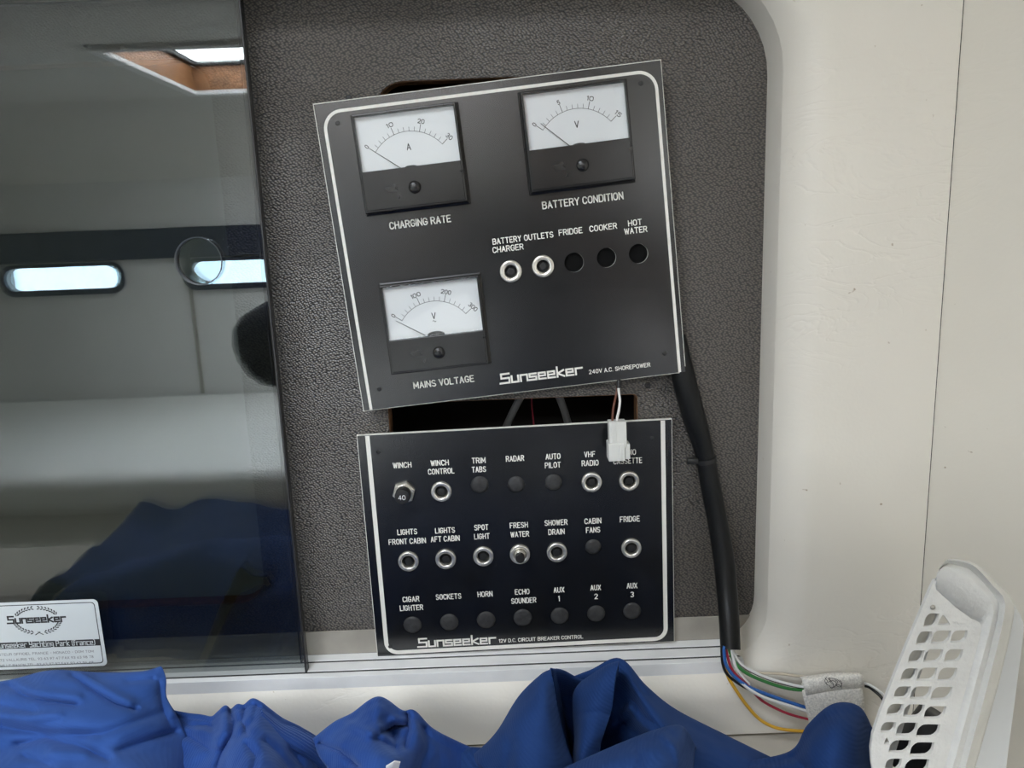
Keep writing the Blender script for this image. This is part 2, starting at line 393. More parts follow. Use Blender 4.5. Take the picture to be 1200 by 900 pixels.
LOGO = {  # square techno lower case of the maker's wordmark
 'S': [[(4.4,6.2),(0.2,6.2),(0.2,3.3),(4.4,3.3),(4.4,0),(-0.6,0)]],
 'u': [[(0,4.1),(0,0),(3.5,0),(3.5,4.1)]], 'n': [[(0,0),(0,4.1),(3.5,4.1),(3.5,0)]],
 's': [[(3.5,4.1),(0,4.1),(0,2.1),(3.5,2.1),(3.5,0),(-0.3,0)]],
 'e': [[(3.7,0),(0,0),(0,4.1),(3.5,4.1),(3.5,2.1),(0,2.1)]],
 'k': [[(0,0),(0,6.4)],[(3.4,4.1),(0.2,2.2),(3.6,0)]], 'r': [[(0,0),(0,4.1),(3.4,4.1)]],
 'a': [[(0,4.1),(3.4,4.1),(3.4,0),(0,0),(0,2),(3.4,2)]], 'c': [[(3.4,4.1),(0,4.1),(0,0),(3.4,0)]],
 'h': [[(0,0),(0,6.2)],[(0,4.1),(3.4,4.1),(3.4,0)]], 't': [[(0,6),(0,0),(2.2,0)],[(-0.8,4.1),(2,4.1)]],
 'i': [[(0,0),(0,4.1)],[(0,5.6),(0.01,5.9)]], 'g': [[(3.4,1.2),(0,1.2),(0,4.1),(3.4,4.1),(3.4,-1.4),(0,-1.4)]],
 'f': [[(0,0),(0,6),(2,6)],[(-0.6,4.1),(2,4.1)]], 'Y': [[(0,6.2),(0,3.2),(4,3.2)],[(4,6.2),(4,0),(0.4,0)]],
 'P': [[(0,0),(0,6.2),(4,6.2),(4,3),(0,3)]], '(': [[(1.2,6.4),(0,5.4),(0,0.6),(1.2,-0.4)]], ')': [[(0,6.4),(1.2,5.4),(1.2,0.6),(0,-0.4)]],
}
def layout(text, font, gap=1.55):
    out = []; x = 0.0
    for ch in text:
        if ch == ' ': x += 2.6; continue
        st = font[ch]; w = max(p[0] for s in st for p in s)
        out += [[(x+a, b) for a, b in s] for s in st]; x += w + gap
    x -= gap
    return out, x
def stroke_mesh(bm, strokes, wt, y, round_=True, mi=0):
    """flat strokes of width wt, in the x-z plane at depth y"""
    h = wt/2; cnt = [0]
    def lift(): cnt[0] += 1; return y - 1.5e-6*(cnt[0] % 40)
    def quad(a, b2, c, d):
        yy = lift(); f = bm.faces.new([bm.verts.new((p[0], yy, p[1])) for p in (a, b2, c, d)]); f.material_index = mi
    for s in strokes:
        for (x0, z0), (x1, z1) in zip(s, s[1:]):
            L = math.hypot(x1-x0, z1-z0)
            if L < 1e-9: continue
            dx, dz = (x1-x0)/L, (z1-z0)/L; e = 0 if round_ else h
            a = (x0-dx*e-dz*h, z0-dz*e+dx*h); b2 = (x0-dx*e+dz*h, z0-dz*e-dx*h)
            c = (x1+dx*e+dz*h, z1+dz*e-dx*h); d = (x1+dx*e-dz*h, z1+dz*e+dx*h)
            quad(a, b2, c, d)
        if round_:
            for (x, z) in s:
                yy = lift(); f = bm.faces.new([bm.verts.new((x+h*math.cos(k*math.pi/4), yy, z+h*math.sin(k*math.pi/4))) for k in range(8)]); f.material_index = mi
def lettering(name, text, cx, cz, w, h, mat, y, parent, font=None, weight=0.16, gap=1.55, rot=0.0):
    font = font or G
    st, tw = layout(text, font, gap)
    wt = h*weight; sx = (w-wt)/max(tw, 1e-6) if tw > 0 else 0; sz = (h-wt)/6.0
    if len(text) == 1 or w is None: sx = sz*0.9
    ca, sa = math.cos(rot), math.sin(rot)
    def tr(p):
        a = (p[0]-tw/2)*sx; b2 = (p[1]-3)*sz
        return (cx+a*ca-b2*sa, cz+a*sa+b2*ca)
    bm = bmesh.new()
    stroke_mesh(bm, [[tr(p) for p in s] for s in st], wt, y, font is G)
    for f in bm.faces:
        f.normal_update()
        if f.normal.y > 0: f.normal_flip()
    return link(name, bm, mat, parent, smooth=False, recalc=False)

# ================================================================== THE CABIN
FACE = -0.034                 # front of the padded wall; the backing board is y = 0
OX0, OX1, OZ0, OZ1 = -0.62, 0.1485, -0.2625, 0.1300
OR = (0.03, 0.030, 0.0515, 0.03)
def opening_ring(off, y):
    r = tuple(q+off for q in OR)
    return [(p[0], y, p[1]) for p in rrect(OX0-off, OX1+off, OZ0-off, OZ1+off, r, 10)]
# padded wall: reveal, rolled edge, flat face, turned-under rim
bm = bmesh.new()
rings = [opening_ring(0.0, 0.002), opening_ring(0.0004, -0.0122)]
for k in range(1, 11):
    a = math.radians(27+63*k/10)
    rings.append(opening_ring(0.025*(1-math.cos(a))-0.0022, -0.0020+(FACE+0.0020)*math.sin(a)))
rings.append(opening_ring(0.030, FACE-0.0003))
WX0, WX1, WZ0, WZ1 = -2.2, 0.2355, -0.3055, 0.37
outer = []
for p in opening_ring(0.030, FACE):
    # push every point of the last ring out to the rectangular rim of the panel
    if p[0] > OX1-0.02 and OZ0+0.01 < p[2] < OZ1-0.01: q = (WX1, FACE, p[2])
    elif p[0] < OX0+0.02 and OZ0+0.01 < p[2] < OZ1-0.01: q = (WX0, FACE, p[2])
    else:
        tx = WX1 if p[0] > OX1-0.012 else (WX0 if p[0] < OX0+0.012 else p[0])
        q = (tx, FACE, WZ0 if p[2] < 0 else WZ1)
    outer.append(q)
n = len(rings[0])
# resample: give the outer rim its four corners by moving the middle corner point of each arc
for c in range(4):
    base = c*11
    for k in range(11):
        x = WX0 if c in (0, 3) else WX1; z = WZ0 if c in (0, 1) else WZ1
        px_, pz_ = rings[-1][base+k][0], rings[-1][base+k][2]
        lead = (k/10.0)
        if c == 0: q = (x, pz_*(1-2*lead)+z*2*lead) if lead <= .5 else (x*(2-2*lead)+px_*(2*lead-1), z)
        if c == 1: q = (px_*(1-2*lead)+x*2*lead, z) if lead <= .5 else (x, z*(2-2*lead)+pz_*(2*lead-1))
        if c == 2: q = (x, pz_*(1-2*lead)+z*2*lead) if lead <= .5 else (x*(2-2*lead)+px_*(2*lead-1), z)
        if c == 3: q = (px_*(1-2*lead)+x*2*lead, z) if lead <= .5 else (x, z*(2-2*lead)+pz_*(2*lead-1))
        outer[base+k] = (q[0], FACE, q[1])
rings.append(outer)
rings.append([(p[0], FACE+0.012, p[2]) for p in outer])
VR = [[bm.verts.new(p) for p in R] for R in rings]
for A, B in zip(VR, VR[1:]):
    for i in range(n):
        bm.faces.new((A[i], A[(i+1) % n], B[(i+1) % n], B[i]))
wall = sharp(link('wall_front', bm, M['cream']), 18); tag(wall, kind='structure')

# right-hand wall: starts at the corner seam and swings back towards the companionway
def wall_strip(name, pts, z0, z1, mat, th=0.012):
    bm = bmesh.new(); F = []; B = []
    for i, (x, y) in enumerate(pts):
        a = Vector(pts[max(i-1, 0)]); c = Vector(pts[min(i+1, len(pts)-1)]); t = (c-a).normalized(); nn = Vector((-t.y, t.x))
        F.append((bm.verts.new((x, y, z0)), bm.verts.new((x, y, z1))))
        B.append((bm.verts.new((x+nn.x*th, y+nn.y*th, z0)), bm.verts.new((x+nn.x*th, y+nn.y*th, z1))))
    for i in range(len(pts)-1):
        bm.faces.new((F[i][0], F[i+1][0], F[i+1][1], F[i][1])); bm.faces.new((B[i][0], B[i][1], B[i+1][1], B[i+1][0]))
        bm.faces.new((F[i][1], F[i+1][1], B[i+1][1], B[i][1])); bm.faces.new((F[i][0], B[i][0], B[i+1][0], F[i+1][0]))
    for i in (0, -1): bm.faces.new((F[i][0], F[i][1], B[i][1], B[i][0]))
    return tag(link(name, bm, mat, smooth=False), kind='structure')
wall_strip('wall_right', [(0.2362, -0.0335), (0.296, -0.1130), (0.385, -0.240), (0.66, -0.60)], -0.95, 0.37, M['cream_side'])
bm = bmesh.new()
box(bm, 0.66, 0.68, -1.95, -0.60, -0.95, 0.37)
tag(link('wall_side', bm, M['lining'], smooth=False), kind='structure')
bm = bmesh.new()   # hull behind the lining, closing the spaces behind the padded wall
box(bm, -2.2, 0.68, 0.20, 0.21, -0.95, 0.385); box(bm, -2.2, 0.68, FACE+0.012, 0.20, 0.372, 0.385); box(bm, 0.67, 0.68, -0.60, 0.20, -0.95, 0.385)
tag(link('wall_hull', bm, M['cavity'], smooth=False), kind='structure')
bm = bmesh.new(); box(bm, -2.22, -2.2, -1.95, 0.21, -0.95, 0.385)
tag(link('wall_left', bm, M['lining'], smooth=False), kind='structure')
bm = bmesh.new(); box(bm, -2.2, 0.68, -1.95, 0.2, -0.97, -0.95)
tag(link('floor', bm, M['sole'], smooth=False), kind='structure')

# opposite side of the cabin, with two slot windows
YB = -1.90
wins = [(-1.485, -1.150), (-0.945, -0.610)]
holes = [rrect(a, b, -0.121, -0.054, 0.032, 8) for a, b in wins] + [rrect(0.06, 0.655, -0.42, 0.18, 0.03, 6)]
bm = bmesh.new(); plate(bm, [(-2.2, -0.95), (0.68, -0.95), (0.68, 0.20), (-2.2, 0.20)], holes, YB, YB-0.02)
tag(link('wall_rear', bm, M['wall_grey'], smooth=False), kind='structure')
for i, (a, b) in enumerate(wins):
    bm = bmesh.new()
    o_ = rrect(a-0.014, b+0.014, -0.137, -0.044, 0.040, 8); i_ = rrect(a, b, -0.121, -0.054, 0.032, 8)
    plate(bm, o_, [i_], YB+0.014, YB-0.0)
    w_ = tag(link('window_%d' % (i+1), bm, M['navy'], smooth=False), kind='structure')
    bm = bmesh.new(); plate(bm, rrect(a-0.004, b+0.004, -0.125, -0.050, 0.034, 8), [], YB-0.012, YB-0.008)
    link('pane', bm, M['tinted'], w_, smooth=False)
bm = bmesh.new(); box(bm, -2.2, 0.04, YB, YB+0.02, -0.040, 0.048, 0.004)
tag(link('trim_1', bm, M['navy'], smooth=False), kind='structure')
bm = bmesh.new(); box(bm, -0.949, -0.939, YB, YB+0.006, -0.45, -0.125)
tag(link('trim_2', bm, M['strip'], smooth=False), kind='structure')
# roof: flat headliner with the hatch, sloping down to the far side
HX0, HX1, HY0, HY1 = -0.735, 0.05, -1.545, -1.10
SKX0, SKX1, SKY0, SKY1 = -0.43, -0.07, -0.70, -0.34          # unseen roof opening, added to light the corner from above
bm = bmesh.new()
plate(bm, [(-2.2, -1.62), (0.68, -1.62), (0.68, 0.0), (-2.2, 0.0)], [rrect(HX0, HX1, HY0, HY1, 0.002, 2), rrect(SKX0, SKX1, SKY0, SKY1, 0.03, 6)], 0.36, 0.385)
for v in bm.verts: v.co = Vector((v.co.x, v.co.z, v.co.y))
def quad3(bm, P): bm.faces.new([bm.verts.new(p) for p in P])
quad3(bm, [(-2.2, -1.62, 0.36), (0.68, -1.62, 0.36), (0.68, YB, 0.185), (-2.2, YB, 0.185)])
quad3(bm, [(-2.2, -1.62, 0.385), (0.68, -1.62, 0.385), (0.68, YB-0.02, 0.22), (-2.2, YB-0.02, 0.22)])
tag(link('ceiling', bm, M['lining'], smooth=False), kind='structure')
# hatch: white flange, teak lining, lid propped open
hat = empty('roof_hatch', ((HX0+HX1)/2, (HY0+HY1)/2, 0.36))
tag(hat, 'roof hatch with white rim and teak lining in the cabin ceiling', 'hatch')
def hloc(x0, x1, y0, y1): return (x0-hat.location.x, x1-hat.location.x, y0-hat.location.y, y1-hat.location.y)
bm = bmesh.new()
e = 0.018
for (x0, x1, y0, y1) in ((HX0-e, HX0+.004, HY0-e, HY1+e), (HX1-.004, HX1+e, HY0-e, HY1+e), (HX0, HX1, HY0-e, HY0+.004), (HX0, HX1, HY1-.004, HY1+e)):
    a = hloc(x0, x1, y0, y1); box(bm, a[0], a[1], a[2], a[3], -0.010, 0.0, 0.002)
link('rim', bm, M['rail'], hat, smooth=False)
bm = bmesh.new()
for (x0, x1, y0, y1) in ((HX0-.012, HX0, HY0, HY1), (HX1, HX1+.012, HY0, HY1), (HX0, HX1, HY0-.012, HY0), (HX0, HX1, HY1, HY1+.012)):
    a = hloc(x0, x1, y0, y1); box(bm, a[0], a[1], a[2], a[3], 0.026, 0.055)
for (x0, x1, y0, y1) in ((HX0, HX0+.003, HY0, HY1), (HX1-.003, HX1, HY0, HY1), (HX0, HX1, HY0, HY0+.003), (HX0, HX1, HY1-.003, HY1)):
    a = hloc(x0, x1, y0, y1); box(bm, a[0], a[1], a[2], a[3], -0.001, 0.026)
link('lining', bm, M['teak'], hat, smooth=False)
bm = bmesh.new()
for (x0, x1, y0, y1) in ((HX0-.02, HX0+.01, HY0, HY1), (HX1-.01, HX1+.02, HY0, HY1), (HX0, HX1, HY0-.02, HY0+.01), (HX0, HX1, HY1-.01, HY1+.02), (-.46, -.44, HY0, HY1)):
    a = hloc(x0, x1, y0, y1); box(bm, a[0], a[1], a[2], a[3], 0.056, 0.085, 0.003)
link('lid_frame', bm, M['gap_shade_lid'], hat, smooth=False)
sky_ = empty('added_skylight', ((SKX0+SKX1)/2, (SKY0+SKY1)/2, 0.36)); tag(sky_, 'unseen roof opening with white rim, added to light the corner shelf', 'added_skylight')
bm = bmesh.new(); w_ = (SKX1-SKX0)/2
plate(bm, rrect(-w_-.02, w_+.02, -w_-.02, w_+.02, 0.04, 6), [rrect(-w_, w_, -w_, w_, 0.03, 6)], -0.006, 0.0)
plate(bm, rrect(-w_-.01, w_+.01, -w_-.01, w_+.01, 0.035, 6), [rrect(-w_, w_, -w_, w_, 0.03, 6)], 0.0255, 0.055)
for v in bm.verts: v.co = Vector((v.co.x, v.co.z, v.co.y))
link('rim', bm, M['rail'], sky_, smooth=False)
# settee opposite
set_ = empty('settee', (-0.8, -1.5, -0.95)); tag(set_, 'white cushioned settee along the far side of the cabin', 'settee')
bm = bmesh.new(); box(bm, -1.39, 1.40, -0.37, 0.40, 0.0, 0.41); link('base', bm, M['lining'], set_, smooth=False)
bm = bmesh.new(); box(bm, -1.38, 0.42, -0.39, 0.43, 0.412, 0.50, 0.03, 4); link('seat_cushion', bm, M['cushion'], set_)
bm = bmesh.new(); box(bm, 0.43, 1.38, -0.39, 0.43, 0.412, 0.50, 0.03, 4); link('seat_cushion', bm, M['cushion'], set_)

# shelf under the recess that everything in the foreground lies on
SHELF = -0.3078
bm = bmesh.new(); box(bm, -2.1, 0.26, -0.36, -0.024, SHELF-0.03, SHELF, 0.004)
tag(link('trim_3', bm, M['bench'], smooth=False), kind='structure')
bm = bmesh.new(); box(bm, -2.1, 0.26, -0.33, -0.30, -0.95, SHELF-0.03)
tag(link('wall_bench', bm, M['cream_side'], smooth=False), kind='structure')
bm = bmesh.new(); box(bm, -2.1, 0.235, -0.024, -0.016, SHELF-0.02, WZ0+0.003)
tag(link('trim_4', bm, M['bench'], smooth=False), kind='structure')

# ================================================================== RECESS: board, rails, locker
hole1 = rrect(-0.0700, 0.0700, -0.0640, 0.0838, (0.012, 0.012, 0.012, 0.016), 6)
hole2 = rrect(-0.0748, 0.0756, -0.2200, -0.0985, (0.004, 0.004, 0.003, 0.003), 4)
hole3 = rrect(-0.60, -0.1598, -0.2243, 0.100, (0.02, 0.018, 0.018, 0.02), 8)
board = empty('backing_board', (-0.18, 0.0, -0.07))
tag(board, 'black grained vinyl board behind both switch panels, with cut-outs', 'board')
BO = Vector((-0.18, 0.0, -0.07))
def bl(P): return [(x-BO.x, z-BO.z) for x, z in P]
bm = bmesh.new()
plate(bm, bl([(-0.64, -0.2850), (0.170, -0.2850), (0.170, 0.150), (-0.64, 0.150)]), [bl(hole1), bl(hole2), bl(hole3)], 0.0, 0.0012)
link('vinyl_facing', bm, M['board'], board, smooth=False)
def shrink(P, d):
    cx = sum(p[0] for p in P)/len(P); cz = sum(p[1] for p in P)/len(P)
    return [(p[0]+(d if p[0] < cx else -d), p[1]+(d if p[1] < cz else -d)) for p in P]
bm = bmesh.new()
plate(bm, bl([(-0.64, -0.2850), (0.170, -0.2850), (0.170, 0.150), (-0.64, 0.150)]), [bl(shrink(hole1, 0.0004)), bl(shrink(hole2, 0.0006)), bl(shrink(hole3, 0.0004))], 0.0013, 0.0115)
link('plywood_core', bm, M['wood'], board, smooth=False)
for (px, py) in ((759, 451.5), (409, 115)):
    p = at(px, py, 0.0)-BO
    bm = bmesh.new(); lathe(bm, p.x, p.z, [(0.0019, 0.0), (0.0019, -0.0003), (0.0013, -0.0008), (0.0005, -0.0004), (0, -0.0004)], 16)
    link('screw', bm, M['rubber'], board)
# dark cavity behind the switch panels, locker behind the sliding door
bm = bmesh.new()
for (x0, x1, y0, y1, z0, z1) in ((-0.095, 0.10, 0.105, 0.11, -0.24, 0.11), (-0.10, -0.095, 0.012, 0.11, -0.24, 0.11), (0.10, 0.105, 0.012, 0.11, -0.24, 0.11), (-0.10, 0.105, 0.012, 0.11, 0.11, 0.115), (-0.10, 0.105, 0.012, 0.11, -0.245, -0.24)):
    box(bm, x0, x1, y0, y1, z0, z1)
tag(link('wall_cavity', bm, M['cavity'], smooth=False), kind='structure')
bm = bmesh.new()
for (x0, x1, y0, y1, z0, z1) in ((-0.62, -0.13, 0.045, 0.155, -0.25, 0.125), (-0.63, -0.62, 0.012, 0.155, -0.25, 0.125), (-0.135, -0.13, 0.012, 0.155, -0.25, 0.125), (-0.63, -0.13, 0.012, 0.155, 0.125, 0.13), (-0.63, -0.13, 0.012, 0.155, -0.255, -0.25)):
    box(bm, x0, x1, y0, y1, z0, z1)
tag(link('wall_locker', bm, M['locker'], smooth=False), kind='structure')
# taupe strip and the twin-channel rails
bm = bmesh.new(); box(bm, OX0, OX1+0.012, -0.0012, 0.0, -0.2650, -0.2450, 0.0003)
tag(link('trim_5', bm, M['strip'], smooth=False), kind='structure')
bm = bmesh.new()
for y0, y1, z1 in ((-0.0088, -0.0012, -0.2606), (-0.0198, -0.0104, -0.2608), (-0.0262, -0.0213, -0.2612)):
    box(bm, OX0, 0.135, y0, y1, -0.2700, z1, 0.0003)
tag(link('trim_6', bm, M['rail'], smooth=False), kind='structure')
bm = bmesh.new(); box(bm, OX0, 0.135, -0.0255, -0.0012, -0.2720, -0.2635); box(bm, OX0, 0.135, -0.0102, -0.0090, -0.2640, -0.26085); box(bm, OX0, 0.135, -0.0211, -0.0200, -0.2640, -0.2612); box(bm, OX0, 0.135, -0.00125, -0.0004, -0.2640, -0.26055)  # dark filler strips stand in for shade in the rail gaps
tag(link('trim_8', bm, M['gap_shade_lid'], smooth=False), kind='structure')
bm = bmesh.new()
for y0, y1, z0 in ((-0.0088, -0.0010, 0.1320), (-0.0198, -0.0104, 0.1300), (-0.0262, -0.0213, 0.1280)):
    box(bm, OX0, 0.12, y0, y1, z0, 0.137, 0.0004)
box(bm, OX0, 0.12, -0.0255, -0.0012, 0.1335, 0.139)
tag(link('trim_7', bm, M['rail'], smooth=False), kind='structure')

# ================================================================== SLIDING DOOR of smoked acrylic
DX = -0.1335
door = empty('sliding_door', (-0.36, -0.0180, OZ0+0.001)); DO = door.location.copy()
tag(door, 'smoked acrylic sliding door with a round finger hole, reflecting the cabin', 'sliding door')
fh = at(232.5, 306.0, -0.0205)
def dl(P): return [(x-DO.x, z-DO.z) for x, z in P]
bm = bmesh.new()
HR = 0.0128
plate(bm, dl([(-0.60, OZ0+0.0005), (DX, OZ0+0.0005), (DX, 0.1280), (-0.60, 0.1280)]), [dl(circle(fh.x, fh.z, HR, 48))], -0.0025, 0.0025)
pane = link('pane', bm, M['acrylic'], door, smooth=False)
bm = bmesh.new(); lathe(bm, fh.x-DO.x, fh.z-DO.z, [(HR+0.0003, -0.00265), (HR-0.0003, -0.0024), (HR-0.0003, 0.0024), (HR+0.0003, 0.00265)], 48)
link('finger_hole_edge', bm, plain('polished_acrylic_edge', (0.09, 0.10, 0.11), 0.15), door)
bm = bmesh.new(); box(bm, DX-DO.x-0.0001, DX-DO.x+0.0012, -0.0029, 0.0029, 0.0, 0.1280-OZ0-0.001, 0.0005)
link('edge_trim', bm, plain('dark_edge_strip', (0.030, 0.030, 0.032), 0.25), door, smooth=False)
door2 = empty('sliding_door', (-0.36, -0.0085, OZ0+0.001))
tag(door2, 'second smoked acrylic door in the rear channel, just showing behind the front one', 'sliding door')
def dl2(P): return [(x+0.36, z-OZ0-0.001) for x, z in P]
bm = bmesh.new(); plate(bm, dl2([(-0.60, OZ0+0.0015), (DX-0.0055, OZ0+0.0015), (DX-0.0055, 0.1280), (-0.60, 0.1280)]), [], -0.002, 0.002)
link('pane', bm, M['acrylic'], door2, smooth=False)
bm = bmesh.new(); box(bm, DX-0.0055+0.36, DX-0.0045+0.36, -0.0023, 0.0023, 0.0005, 0.1275-OZ0-0.001, 0.0004)
link('edge_trim', bm, bpy.data.materials['dark_edge_strip'], door2, smooth=False)
# maker's sticker on the pane
YS = -0.0206
a, b_, c_ = at(0, 705, YS), at(113, 702, YS), at(127, 780, YS)
SX1 = (b_.x+c_.x)/2; SZ1 = b_.z; SZ0 = c_.z; SX0 = SX1-0.078
bm = bmesh.new(); plate(bm, dl(rrect(SX0, SX1, SZ0, SZ1, 0.003, 6)), [], YS-DO.y, YS-DO.y+0.0001)
st_ = link('sticker', bm, M['sticker'], door, smooth=False)
YT = YS-DO.y-0.00006
bm = bmesh.new()
o_ = rrect(SX0+0.0020, SX1-0.0020, SZ0+0.0018, SZ1-0.0018, 0.0022, 6); i_ = rrect(SX0+0.0025, SX1-0.0025, SZ0+0.0023, SZ1-0.0023, 0.0019, 6)
plate(bm, dl(o_), [dl(i_)], YT, YT+0.00003); link('border_line', bm, M['ink'], st_, smooth=False)
def sloc(px, py): p = at(px, py, YS); return p.x-DO.x, p.z-DO.z
def swid(px): return px*(D+YS)/F_PX*1.07
z0_ = sloc(60, 758.5)[1]; z1_ = sloc(60, 751.0)[1]
bm = bmesh.new(); plate(bm, [(SX0+0.0025-DO.x, z0_), (SX1-0.0025-DO.x, z0_), (SX1-0.0025-DO.x, z1_), (SX0+0.0025-DO.x, z1_)], [], YT, YT+0.00003)
link('band', bm, M['ink'], st_, smooth=False)
x, z = sloc(43, 725.5); lettering('wordmark', 'Sunseeker', x, z, swid(70), 0.0052, M['ink'], YT, st_, LOGO, 0.20, 1.5)
x, z = sloc(53, 754.5); lettering('caption', 'Sunseeker Yachting Park (france)', x, z, swid(119), 0.0036, M['sticker'], YT-0.00006, st_, LOGO, 0.12, 1.9)
for py, tx in ((765.5, 'DISTRIBUTEUR OFFICIEL FRANCE - MONACO - DOM TOM'), (772, 'BP. CD. 772 VALLAURIS TEL. 93 63 97 47 FAX 93 63 98 78'), (778.5, 'PORT CAMILLE RAYON TEL. 93 63 97 97 FAX 93 63 96 48')):
    x, z = sloc(45, py); lettering('caption', tx, x, z, swid(132), 0.0017, plain('grey_ink', (0.18, 0.19, 0.20), 0.6) if 'grey_ink' not in bpy.data.materials else bpy.data.materials['grey_ink'], YT, st_, G, 0.14)
# laurel wreath
bm = bmesh.new(); wx, wz = sloc(43.5, 727); rx, rz = swid(26), 0.0082
for k in range(40):
    t = 2*math.pi*(k+0.5)/40
    if abs(math.cos(t)) > 0.93 or abs(math.cos(t)) < 0.14: continue
    x0, z0 = wx+rx*math.cos(t), wz+rz*math.sin(t)
    dirx, dirz = -math.sin(t)*rx, math.cos(t)*rz
    s = -1 if (math.cos(t) > 0) != (math.sin(t) > 0) else 1
    s = 1 if math.cos(t) > 0 else -1
    L = math.hypot(dirx, dirz); dirx, dirz = s*dirx/L, s*dirz/L
    for side in (-1, 1):
        ox, oz = math.cos(t)*side, math.sin(t)*side
        tip = (x0+dirx*0.0022+ox*0.0011, z0+dirz*0.0022+oz*0.0011)
        mid = (x0+dirx*0.0012+ox*0.0013, z0+dirz*0.0012+oz*0.0013); md2 = (x0+dirx*0.0013+ox*0.0003, z0+dirz*0.0013+oz*0.0003)
        bm.faces.new([bm.verts.new((q[0], YT, q[1])) for q in ((x0, z0), mid, tip, md2)])
for s in (-1, 1):
    stroke_mesh(bm, [[(wx-0.0006*s, wz-rz+0.0006), (wx+0.0024*s, wz-rz-0.0012)]], 0.0005, YT)
link('laurel_wreath', bm, M['ink'], st_, smooth=False)

# ================================================================== SWITCH PANELS
class Panel:
    """a laminate panel hung flat against the board; local x to the right, z up, front face at local y = 0"""
    def __init__(self, name, corners, yfront, label):
        P = [at(px, py, yfront) for px, py in corners]           # TL TR BR BL
        self.c = sum(P, Vector())/4
        ex = (P[1]-P[0]+P[2]-P[3]).normalized(); self.ex = ex; self.ez = Vector((-ex.z, 0, ex.x)); self.y = yfront
        self.w = ((P[1]-P[0]).length+(P[2]-P[3]).length)/2; self.h = ((P[0]-P[3]).length+(P[1]-P[2]).length)/2
        self.root = empty(name, self.c, Matrix(((ex.x, 0, self.ez.x), (0, 1, 0), (ex.z, 0, self.ez.z))))
        tag(self.root, label, 'switch panel')
    def loc(self, px, py, off=0.0):
        d = at(px, py, self.y+off)-self.c; return d.dot(self.ex), d.dot(self.ez)
    def mpp(self, px, py):
        a = self.loc(px-5, py); b = self.loc(px+5, py); return math.hypot(b[0]-a[0], b[1]-a[1])/10
    def text(self, s, px, py, wpx, hpx, font=None, weight=0.155, gap=1.8, name='caption'):
        x, z = self.loc(px, py); k = self.mpp(px, py)
        return lettering(name, s, x, z, wpx*k*1.02, hpx*k, M['engraved'], -0.00012, self.root, font, weight, gap)
    def strip(self, name, pts, wpx, loop=False):
        """engraved white line: a thick polyline with rounded corners already in pts (local)"""
        bm = bmesh.new(); L = []; R = []
        for i, p in enumerate(pts):
            a = Vector(pts[max(i-1, 0)]); c = Vector(pts[min(i+1, len(pts)-1)]); t = (c-a).normalized(); nn = Vector((-t.y, t.x))
            L.append(bm.verts.new((p[0]+nn.x*wpx/2, -0.00010, p[1]+nn.y*wpx/2))); R.append(bm.verts.new((p[0]-nn.x*wpx/2, -0.00010, p[1]-nn.y*wpx/2)))
        for i in range(len(pts)-1): bm.faces.new((L[i], L[i+1], R[i+1], R[i]))
        for f in bm.faces:
            f.normal_update()
            if f.normal.y > 0: f.normal_flip()
        return link(name, bm, M['engraved'], self.root, smooth=False, recalc=False)
def corner(cx, cz, r, a0, a1, n=8):
    return [(cx+r*math.cos(math.radians(a0+(a1-a0)*k/n)), cz+r*math.sin(math.radians(a0+(a1-a0)*k/n))) for k in range(n+1)]

def build_plate(P, hole_list):
    w, h = P.w/2, P.h/2
    bm = bmesh.new()
    plate(bm, [(-w, -h), (w, -h), (w, h), (-w, h)], [circle(x, z, r, 28) for x, z, r in hole_list], 0.0, 0.0006, 0, 0)
    link('front_laminate', bm, M['panel'], P.root, smooth=False)
    bm = bmesh.new()
    e = 0.0005
    plate(bm, [(-w-e, -h-e), (w+e, -h-e), (w+e, h+e), (-w-e, h+e)], [circle(x, z, r, 28) for x, z, r in hole_list], 0.00062, 0.0026, 0, 0)
    link('core_board', bm, M['engraved'], P.root, smooth=False)

